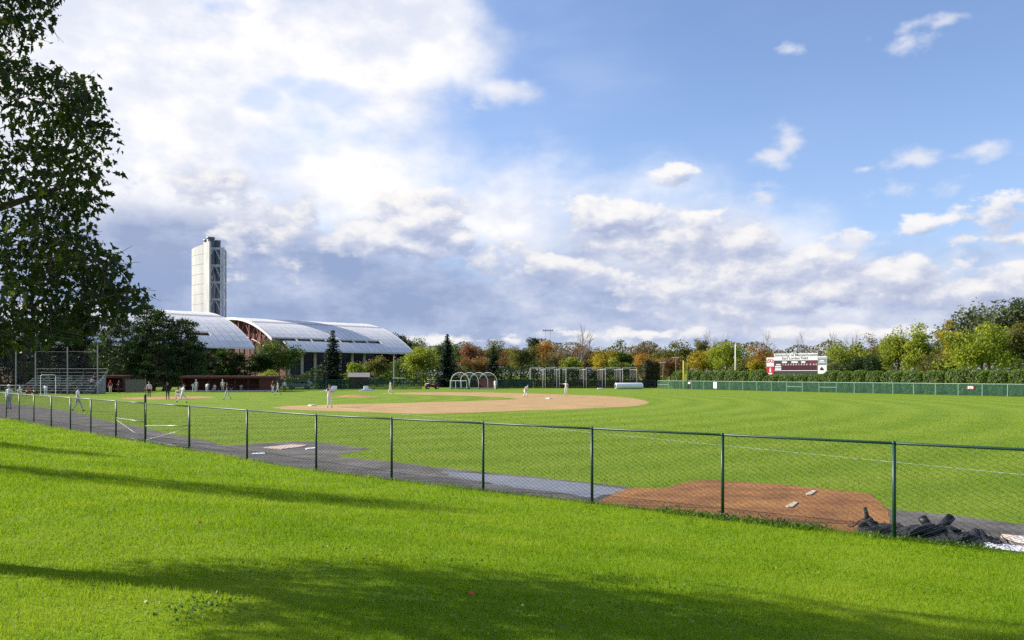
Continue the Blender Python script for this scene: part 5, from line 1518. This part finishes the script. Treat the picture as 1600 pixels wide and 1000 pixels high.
MB().tube([(0, -.1, 1.0), (Wd - 2.2, -.1, 1.0)], .03, 6).build('guard_rail', M_MAROON, t)
MB().box(0, Wd, 0, dd_, .0, .02).build('floor', M_CONC, t)
d = 121; t = thing('dugout', (lat(165, d), d, 0), 'small maroon dugout shelter right of the bleachers', 'dugout', math.radians(-4))
w_ = lat(194, d) - lat(165, d)
MB().box(0, w_, 1.9, 2.1, 0, 2.3).build('back_wall', M_MAROON, t)
for x in (0, w_): MB().box(x - .08, x + .08, -.1, 1.89, 0, 2.25).build('end_wall', M_MAROON, t)
MB().prism([(-.4, 2.1), (2.3, 2.32), (2.3, 2.5), (-.4, 2.45)], 'x', -.25, w_ + .25).build('roof', M_MAROON, t)
MB().box(.2, w_ - .2, 1.3, 1.7, .42, .48).build('bench', M_ALU, t)
# grey board screen between the dugouts
d = 119; t = thing('board_screen', (lat(196, d), d, 0), 'grey weathered board screen between the two maroon dugouts', 'screen')
w_ = lat(228, d) - lat(196, d)
M_BOARD = pm('weathered_board', (.16, .145, .125), .85, .2, 4)
pb = MB().box(0, .235, -.02, .02, .1, 1.9).mesh('board'); pb.materials.append(M_BOARD)
for k in range(int(w_ / .25)):
    o = link(bpy.data.objects.new('board', pb), t); o.location = (k * .25, (k % 2) * .006, 0)
for x in (.05, w_ / 2, w_ - .1): MB().box(x - .05, x + .05, .03, .12, 0, 2.0).build('post', M_GALV, t)
for z in (.4, 1.6): MB().box(0, w_, .03, .08, z - .04, z + .04).build('rail', M_GALV, t)
# low dark fence left and right around the backstop
far_fence('low dark mesh fence along the track in front of the bleachers', [gp(0, 614.2), gp(154, 615.5)], 1.1, netm('black_fence_mesh2', (.015, .02, .02), .35), M_GALV, 3.0)
# backstop
d = 106.0; t = thing('backstop', (lat(90, d), d, 0), 'high backstop of four thin grey poles and dark netting in front of the bleachers', 'backstop')
bx = lambda px: lat(px, d) - lat(90, d)
tops = {25: 513, 55.5: 520, 105.5: 542, 152.5: 539}
for px, tp in tops.items(): MB().tube([(bx(px), 0, -.1), (bx(px), 0, hgt(tp, d))], .075, 8).build('pole', M_GALV, t)
for a, b in ((55.5, 105.5), (105.5, 152.5)):
    MB().tube([(bx(a), 0, hgt(549, d)), (bx(b), 0, hgt(550, d))], .02, 5).build('cable', M_GALV, t)
    MB().box(bx(a) + .08, bx(b) - .08, -.006, .006, .05, hgt(551, d)).build('net', netm('backstop_net', (.03, .03, .032), .20), t)
MB().box(bx(25) + .08, bx(55.5) - .08, -.006, .006, .05, hgt(540, d)).build('net', netm('backstop_net', (.03, .03, .032), .20), t)
MB().box(bx(-20), bx(25) - .08, -.006, .006, .05, hgt(540, d)).build('net', netm('backstop_net', (.03, .03, .032), .20), t)
# bleachers
d = 112.0; rows = 7
t = thing('bleachers', (lat(20, d), d, 0), 'silver aluminium bleachers with seven rows of planks under the dark pines', 'bleachers', math.radians(-9))
Lb = 10.9
pl = MB().box(0, Lb, 0, .26, 0, .05).mesh('seat_plank'); pl.materials.append(M_ALU)
ft = MB().box(0, Lb, 0, .34, 0, .04).mesh('foot_plank'); ft.materials.append(pm('grey_foot_planks', (.30, .31, .32), .5))
for k in range(rows):
    y = k * .66; z = .42 + k * .33; sh = (rows - 1 - k) * .17
    o = link(bpy.data.objects.new('seat_plank', pl), t); o.location = (sh, y, z)
    o = link(bpy.data.objects.new('foot_plank', ft), t); o.location = (sh, y - .40, z - .36 if k else .03)
for k in range(7):
    x = .4 + k * 1.7
    MB().prism([(-.3, .0), (4.4, .0), (4.4, 2.38), (4.1, 2.38), (-.1, .30), (-.3, .30)], 'x', x, x + .05).build('frame', M_GALV, t)
for x in (.1, 3.6, 7.2, Lb - .1): MB().tube([(x, 4.45, 2.3), (x, 4.45, 3.4)], .025, 5).build('rail_post', M_GALV, t)
for z in (2.9, 3.4): MB().tube([(0, 4.45, z), (Lb, 4.45, z)], .022, 5).build('back_rail', M_GALV, t)
MB().tube([(Lb + 1.2, 0, .9), (Lb + .2, 4.4, 3.3)], .025, 5).build('side_rail', M_GALV, t)
# pipe frame screen in front of them
d = 103; t = thing('pipe_screen', (lat(63.5, d), d, 0), 'white pipe hoop frame standing in front of the bleachers', 'screen frame')
w_ = lat(87, d) - lat(63.5, d); z = hgt(585.5, d)
MB().tube([(0, 0, 0), (0, 0, z - .15), (.15, 0, z), (w_ - .15, 0, z), (w_, 0, z - .15), (w_, 0, 0)], .035, 6).build('hoop', M_WHITE, t)
MB().tube([(0, -.6, .03), (0, .6, .03)], .03, 6).build('foot', M_WHITE, t); MB().tube([(w_, -.6, .03), (w_, .6, .03)], .03, 6).build('foot', M_WHITE, t)
# ------------------------------------------------------------------ people
POSE = {}
def base_pose():
    return dict(pel=(0, 0, .96), lean=0.0, twist=0.0, head=0.0,
                el=((-.26, -.03, 1.17), (.26, -.03, 1.17)), wr=((-.25, .08, .93), (.25, .08, .93)),
                kn=((-.10, .03, .51), (.10, .03, .51)), an=((-.12, -.02, .09), (.12, -.02, .09)), toe=0.0)
def P_(**k):
    b = base_pose(); b.update(k); return b
POSE['stand'] = P_()
POSE['arms_folded'] = P_(el=((-.25, .05, 1.18), (.25, .05, 1.18)), wr=((.06, .20, 1.20), (-.06, .22, 1.16)))
POSE['walk'] = P_(el=((-.25, -.13, 1.18), (.25, .06, 1.18)), wr=((-.24, -.04, .95), (.24, .27, 1.02)), kn=((-.09, .20, .53), (.09, -.05, .50)), an=((-.09, .33, .10), (.10, -.36, .16)), lean=4)
POSE['run'] = P_(pel=(0, 0, .92), lean=14, el=((-.28, -.22, 1.20), (.28, .12, 1.20)), wr=((-.22, -.04, 1.02), (.20, .34, 1.28)), kn=((-.09, .30, .60), (.10, -.10, .46)), an=((-.09, .34, .17), (.11, -.52, .26)))
POSE['ready'] = P_(pel=(0, -.10, .78), lean=42, el=((-.30, .10, 1.00), (.30, .10, 1.00)), wr=((-.20, .25, .78), (.20, .25, .78)), kn=((-.24, .10, .46), (.24, .10, .46)), an=((-.31, -.06, .09), (.31, -.06, .09)))
POSE['glove'] = P_(lean=3, el=((-.28, .08, 1.18), (.28, .06, 1.18)), wr=((-.08, .34, 1.28), (.20, .36, 1.38)), kn=((-.11, .06, .50), (.10, -.02, .50)), an=((-.14, .10, .09), (.14, -.14, .09)))
POSE['bend'] = P_(pel=(0, -.15, .92), lean=62, el=((-.27, .10, 1.0), (.27, .10, 1.0)), wr=((-.2, .2, .8), (.2, .2, .8)))
POSE['throw'] = P_(lean=6, el=((-.46, .02, 1.36), (.44, .12, 1.40)), wr=((-.62, .18, 1.28), (.42, .14, 1.66)), kn=((-.10, .24, .56), (.10, -.06, .50)), an=((-.10, .30, .10), (.14, -.34, .11)))
POSE['point'] = P_(el=((-.27, -.02, 1.17), (.44, .06, 1.38)), wr=((-.25, .1, .94), (.66, .14, 1.42)), kn=((-.11, .02, .5), (.11, .02, .5)), an=((-.16, -.02, .09), (.15, -.02, .09)))
POSE['sit'] = P_(pel=(0, 0, .50), el=((-.27, .05, .76), (.27, .05, .76)), wr=((-.12, .32, .62), (.12, .32, .62)), kn=((-.13, .44, .52), (.13, .44, .52)), an=((-.14, .42, .09), (.14, .42, .09)), lean=10)
POSE['crouch'] = P_(pel=(0, -.12, .42), lean=20, el=((-.28, .2, .72), (.28, .2, .72)), wr=((-.10, .46, .72), (.12, .40, .60)), kn=((-.26, .26, .48), (.26, .26, .48)), an=((-.22, .0, .09), (.22, .0, .09)))
M_SKIN = pm('skin', (.46, .27, .19), .55)
def clothes(name, c): return pm('cloth_' + name, c, .85, .12, 12)
CL = {n: clothes(n, c) for n, c in dict(white=(.74, .74, .74), grey=(.46, .47, .48), dark=(.022, .023, .028), navy=(.02, .03, .09), maroon=(.22, .02, .03), pink=(.62, .52, .52), red=(.42, .03, .03), black=(.012, .012, .013), ltgrey=(.60, .60, .60), khaki=(.33, .28, .2)).items()}
def person(px, fy, ht, face, pose, shirt, pants, label, cap='dark', sleeves='short', glove=None, shoes='black', z0=0.0, d=None, group=None, letters=None):
    p = POSE[pose]
    pel = Vector(p['pel'])
    dz = pel.z - .96
    M = Matrix.Translation(pel) @ Matrix.Rotation(math.radians(-p['lean']), 4, 'X')
    def up(x, y, z): return M @ Vector((x, y, z - .96))
    J, E, Rr, Tg = [], [], [], {}
    def v(co, r, par=None, tag_=None):
        J.append(Vector(co)); Rr.append(r if isinstance(r, tuple) else (r, r)); i = len(J) - 1
        if par is not None: E.append((par, i)); Tg[(par, i)] = tag_
        return i
    i_p = v(pel, (.155, .115))
    i_s = v(up(0, .01, 1.12), (.145, .10), i_p, 'shirt')
    i_c = v(up(0, .0, 1.32), (.175, .115), i_s, 'shirt')
    i_n0 = v(up(0, -.005, 1.46), (.085, .07), i_c, 'shirt')
    i_n = v(up(0, .0, 1.535), .055, i_n0, 'skin')
    i_h0 = v(up(0, .02, 1.60), (.068, .080), i_n, 'skin')
    i_h1 = v(up(0, .02, 1.70), (.078, .098), i_h0, 'skin')
    v(up(0, .01, 1.785), (.055, .07), i_h1, 'skin')
    v(up(0, .125, 1.665), .012, i_h1, 'skin')                       # nose
    for s in (-1, 1): v(up(s * .088, .0, 1.675), .012, i_h1, 'skin')   # ears
    for s in (0, 1):
        sg = -1 if s == 0 else 1
        sh = v(up(sg * .185, 0, 1.435), .068, i_c, 'shirt')
        el_ = Vector(p['el'][s]); wr_ = Vector(p['wr'][s])
        if p['lean'] > 30 or p['pel'][2] < .9:
            pass
        if p['lean'] and p['lean'] < 30 and p['pel'][2] > .9: el_ = up(*el_); wr_ = up(*wr_)
        q = J[sh].lerp(el_, .55)
        ua = v(q, .056, sh, 'shirt')
        e_ = v(el_, .044, ua, 'shirt' if sleeves == 'long' else 'skin')
        fa = v(el_.lerp(wr_, .45), .043, e_, 'shirt' if sleeves == 'long' else 'skin')
        w_ = v(wr_, .030, fa, 'shirt' if sleeves == 'long' else 'skin')
        dh = (wr_ - el_).normalized(); sd_ = dh.cross(Vector((0, 1, .3))).normalized() if abs(dh.y) < .9 else Vector((1, 0, 0))
        hd = v(wr_ + dh * .065, (.040, .026), w_, 'skin')
        for k, (o_, ln) in enumerate(((-.030, .060), (-.010, .075), (.010, .072), (.030, .055))):
            f1 = v(wr_ + dh * (.085 + ln * .5) + sd_ * o_ + Vector((0, .006, 0)), .0105, hd, 'skin')
            v(wr_ + dh * (.080 + ln) + sd_ * o_ + Vector((0, .024, 0)), .009, f1, 'skin')
        th_ = v(wr_ + dh * .055 + sd_ * (-.05 * sg) + Vector((0, .02, 0)), .011, hd, 'skin')
        v(wr_ + dh * .085 + sd_ * (-.062 * sg) + Vector((0, .034, 0)), .0095, th_, 'skin')
        hp = v(Vector((pel.x + sg * .095, pel.y, pel.z - .06)), .098, i_p, 'pants')
        kn_ = Vector(p['kn'][s]); an_ = Vector(p['an'][s])
        tm_ = v(J[hp].lerp(kn_, .5), .085, hp, 'pants')
        kk = v(kn_, .062, tm_, 'pants')
        cf = v(kn_.lerp(an_, .35), .060, kk, 'pants')
        aa = v(an_, .042, cf, 'pants')
        toe = an_ + Vector((sg * .02, .17, -.045 if an_.z < .13 else -.11))
        hl = v(an_ + Vector((0, -.05, -.05)), .036, aa, 'shoes')
        v(an_.lerp(toe, .55) + Vector((0, 0, -.012)), (.044, .034), aa, 'shoes')
        v(toe, (.040, .028), len(J) - 1, 'shoes')
    me = bpy.data.meshes.new('skeleton'); me.from_pydata([tuple(j) for j in J], E, [])
    o = bpy.data.objects.new('skeleton', me); COL.objects.link(o)
    o.modifiers.new('s', 'SKIN').use_smooth_shade = True
    sub = o.modifiers.new('u', 'SUBSURF'); sub.levels = 1; sub.render_levels = 1
    sv = me.skin_vertices[0].data
    for k, r_ in enumerate(Rr): sv[k].radius = r_; sv[k].use_root = (k == 0)
    dg = bpy.context.evaluated_depsgraph_get()
    body = bpy.data.meshes.new_from_object(o.evaluated_get(dg)); bpy.data.objects.remove(o)
    body.name = 'body'; body.materials.clear()
    for m_ in (M_SKIN, CL[shirt], CL[pants], CL[shoes]): body.materials.append(m_)
    ti = dict(skin=0, shirt=1, pants=2, shoes=3)
    A = np.array([tuple(J[a]) for a, b in E]); B = np.array([tuple(J[b]) for a, b in E]); tg = [ti[Tg[e]] for e in E]
    rad = np.array([(max(Rr[a]) + max(Rr[b])) * .5 for a, b in E])
    AB = B - A; L2 = (AB ** 2).sum(1) + 1e-9
    mi = []
    for f in body.polygons:
        c = np.array(f.center); t_ = np.clip(((c - A) * AB).sum(1) / L2, 0, 1)
        mi.append(tg[int(np.argmin(np.linalg.norm(A + AB * t_[:, None] - c, axis=1) / rad))])
    body.polygons.foreach_set('material_index', mi)
    body.polygons.foreach_set('use_smooth', [True] * len(body.polygons))
    zmin = min(q.co.z for q in body.vertices)
    X, Y = gp(px, fy) if d is None else (lat(px, d), d)
    t = thing('person', (X, Y, z0), label, 'person', math.radians(face), group)
    sc = ht / 1.80; t.scale = (sc, sc, sc)
    def fit(o_): o_.location.z -= zmin; return o_
    fit(obj('body', body, t))
    # eyes, hair, cap
    H = lambda x, y, z: up(x, y, z)
    ey = MB()
    for s in (-1, 1):
        c = H(s * .032, .112, 1.695); e = MB().tube([c, c + (H(0, 1, 1.695) - H(0, 0, 1.695)) * .006], .011, 6); fit(e.build('eye', M_DARK, t))
    def dome(y_off, r1, r2, zc_, hgt_, seg=14, rings=5, back=0):
        m = MB(); vs_ = []
        for i in range(rings + 1):
            a = math.pi / 2 * i / rings
            for k in range(seg):
                th = 2 * math.pi * k / seg
                drop = back * max(0, -math.sin(th)) if i == 0 else 0
                vs_.append(tuple(H(r1 * math.cos(a) * math.cos(th), y_off + r2 * math.cos(a) * math.sin(th), zc_ + hgt_ * math.sin(a) - drop)))
        fs = [(i * seg + k, i * seg + (k + 1) % seg, (i + 1) * seg + (k + 1) % seg, (i + 1) * seg + k) for i in range(rings) for k in range(seg)]
        return m.add(vs_, fs)
    if cap:
        c_ = fit(dome(.01, .098, .118, 1.715, .105).build('helmet' if cap.startswith('h_') else 'cap', CL[cap.replace('h_', '')], t, True))
        br = MB(); vs_ = []
        for k in range(9):
            a = math.pi * k / 8
            vs_ += [tuple(H(.095 * math.cos(a), .01 + .112 * math.sin(a), 1.722)), tuple(H(.092 * math.cos(a), .02 + .20 * math.sin(a), 1.705))]
        vs2 = [tuple(Vector(q) - (H(0, 0, 1) - H(0, 0, 0)) * .012) for q in vs_]
        fs = [(2 * k, 2 * k + 1, 2 * k + 3, 2 * k + 2) for k in range(8)] + [(18 + 2 * k, 18 + 2 * k + 2, 18 + 2 * k + 3, 18 + 2 * k + 1) for k in range(8)] + [(2 * k + 1, 18 + 2 * k + 1, 18 + 2 * k + 3, 2 * k + 3) for k in range(8)]
        br.add(vs_ + vs2, fs); b_ = br.build('brim', CL[cap.replace('h_', '')], c_)
        fit(dome(-.012, .088, .098, 1.70, .05, back=.07).build('hair', pm('brown_hair', (.05, .03, .02), .7), t, True))
    else:
        fit(dome(-.006, .094, .112, 1.705, .11, back=.08).build('hair', pm('dark_hair', (.025, .018, .014), .7), t, True))
    if glove:
        wr_ = Vector(p['wr'][glove - 1 if glove in (1, 2) else 0]); el_ = Vector(p['el'][glove - 1])
        if p['lean'] and p['lean'] < 30 and p['pel'][2] > .9: wr_ = up(*wr_); el_ = up(*el_)
        dh = (wr_ - el_).normalized(); c = wr_ + dh * .10
        g = MB()
        g.tube([wr_ + dh * .01, wr_ + dh * .07, wr_ + dh * .14, wr_ + dh * .20], [.05, .085, .10, .05], 10)
        for k in range(4):
            s_ = Vector((-.07 + .045 * k, 0, 0)); g.tube([wr_ + dh * .14 + s_, wr_ + dh * .23 + s_ + Vector((0, .03, 0))], [.03, .022], 6)
        g.tube([wr_ + dh * .08 + Vector((.07, .02, 0)), wr_ + dh * .16 + Vector((.12, .06, 0))], [.035, .024], 6)
        fit(g.build('glove', pm('brown_leather_glove', (.16, .07, .03), .6), t, True))
    if letters:
        lm = text_mesh(letters, .22, .002, .006); o_ = obj('jersey_number', lm, t, CL['maroon'])
        o_.location = up(0, -.128, 1.28); o_.location.z -= zmin; o_.rotation_euler = (math.pi / 2 - math.radians(p['lean']), 0, 0)
    return t
G1, G2, G3 = 'players on the field', 'people at the dugouts', 'spectators by the bleachers'
person(515, 636.5, 1.86, 200, 'glove', 'white', 'white', 'player in white by third base raising a brown glove', 'dark', glove=2, group=G1)
person(821, 619.5, 1.84, 235, 'ready', 'white', 'white', 'player in white bent forward with hands on knees near second base', 'dark', group=G1)
person(884.5, 617.4, 1.84, 160, 'point', 'white', 'white', 'player in white with one arm held out at the back of the infield dirt', 'grey', group=G1)
person(284.5, 630.0, 1.86, -60, 'run', 'white', 'ltgrey', 'player in white running in front of the dark umpire at home', 'dark', group=G1, sleeves='short')
person(279, 623.0, 1.84, 190, 'crouch', 'white', 'white', 'crouching player in white with dark helmet behind the running player', 'h_dark', group=G1, glove=1)
person(262, 624.2, 1.84, 20, 'stand', 'black', 'dark', 'umpire in black standing at home plate', 'dark', sleeves='long', group=G1)
person(233, 620.6, 1.83, 200, 'stand', 'pink', 'black', 'man in pale pink shirt and black trousers standing left of home plate', None, sleeves='long', group=G1)
person(355.5, 624.2, 1.84, 75, 'walk', 'dark', 'grey', 'umpire in dark shirt and grey trousers walking before the dugout', 'dark', group=G1)
person(434.5, 617.0, 1.84, 100, 'walk', 'grey', 'grey', 'player in grey uniform walking at the right end of the dugout', 'dark', group=G1)
person(426.5, 613.6, 1.8, 150, 'stand', 'black', 'grey', 'person in black shirt beside the right end of the dugout', 'dark', group=G2)
person(444.5, 612.4, 1.75, 190, 'stand', 'ltgrey', 'dark', 'person in light top at the fence left of the silver car', 'dark', sleeves='long', group=G2)
person(610.5, 615.4, 1.85, 85, 'walk', 'white', 'white', 'player in white walking near first base below the light pole', 'dark', group=G1)
person(773.5, 609.2, 1.84, 140, 'stand', 'white', 'white', 'player in white standing right of the round batting cage', 'dark', group=G1)
person(121, 642.5, 1.78, -85, 'walk', 'white', 'grey', 'dark haired man in white top and grey trousers walking on the track behind the fence', None, group=G1, sleeves='short')
person(14.5, 638.5, 1.86, 170, 'stand', 'ltgrey', 'grey', 'player in grey with white cap behind the fence at the far left', 'white', group=G1, sleeves='long')
# dugout
dy = 123.2
person(306.5, 612, 1.86, 0, 'stand', 'white', 'ltgrey', 'player in white with maroon number 1 on his back at the dugout', 'white', d=dy, group=G2, letters='1')
person(302.5, 612.5, 1.8, 30, 'bend', 'white', 'ltgrey', 'stooping player in white left of the one numbered 1', 'dark', d=dy + .3, group=G2)
person(323.5, 612.5, 1.8, 5, 'bend', 'white', 'white', 'player in white bending down in the middle of the dugout', 'dark', d=dy - .6, group=G2)
person(336, 612.4, 1.75, 160, 'sit', 'white', 'ltgrey', 'player in white sitting low at the dugout step', 'dark', d=dy + .9, group=G2, z0=.02)
person(348, 612.4, 1.86, 185, 'stand', 'white', 'grey', 'player in white with white cap standing just left of the walking umpire', 'white', d=dy, group=G2)
person(363, 612.4, 1.75, 170, 'sit', 'dark', 'grey', 'dark clothed player sitting in the dugout right of the walking umpire', 'dark', d=dy + 2.9, group=G2, z0=.0)
person(377, 612.4, 1.75, 200, 'sit', 'ltgrey', 'grey', 'player in grey sitting at the right end of the dugout bench', 'dark', d=dy + 2.9, group=G2)
person(172.5, 614.6, 1.84, 190, 'stand', 'red', 'white', 'coach in red top and white trousers at the small dugout', 'red', d=117.5, group=G2)
person(186, 614.6, 1.82, 170, 'arms_folded', 'dark', 'dark', 'person in dark clothes with folded arms right of the coach in red', 'dark', d=118, group=G2, sleeves='long')
person(158, 614.8, 1.8, 150, 'stand', 'khaki', 'dark', 'person in khaki top at the right end of the bleachers', None, d=114, group=G3)
# by the bleachers
person(71.5, 615.8, 1.8, 40, 'bend', 'white', 'ltgrey', 'player in white bending at the pipe frame before the bleachers', 'dark', d=101.5, group=G3)
person(57, 616, 1.78, 185, 'crouch', 'dark', 'dark', 'person in dark clothes crouching left of the pipe frame', 'dark', d=101, group=G3)
person(45, 616, 1.7, 190, 'crouch', 'red', 'dark', 'person in red crouching before the bleachers', 'red', d=102, group=G3)
person(32, 616, 1.75, 190, 'crouch', 'white', 'grey', 'person in white crouching at the left of the bleachers', 'white', d=101.5, group=G3)
tB = math.radians(-9)
lx = lat(20, 112.0)
def on_row(x, k): 
    y = k * .66 + .02; z = .42 + k * .33 + .05
    return lx + x * math.cos(tB) - y * math.sin(tB), 112.0 + x * math.sin(tB) + y * math.cos(tB), z
for x, k, sh_, lab in ((9.9, 5, 'dark', 'spectator in dark clothes sitting high at the right end of the bleachers'), (10.4, 3, 'grey', 'spectator in grey sitting halfway up the right end of the bleachers')):
    X, Y, z = on_row(x, k)
    person(800 + X / Y * F, 0, 1.78, 170, 'sit', sh_, 'dark', lab, None, d=Y, z0=z - .46, group=G3)
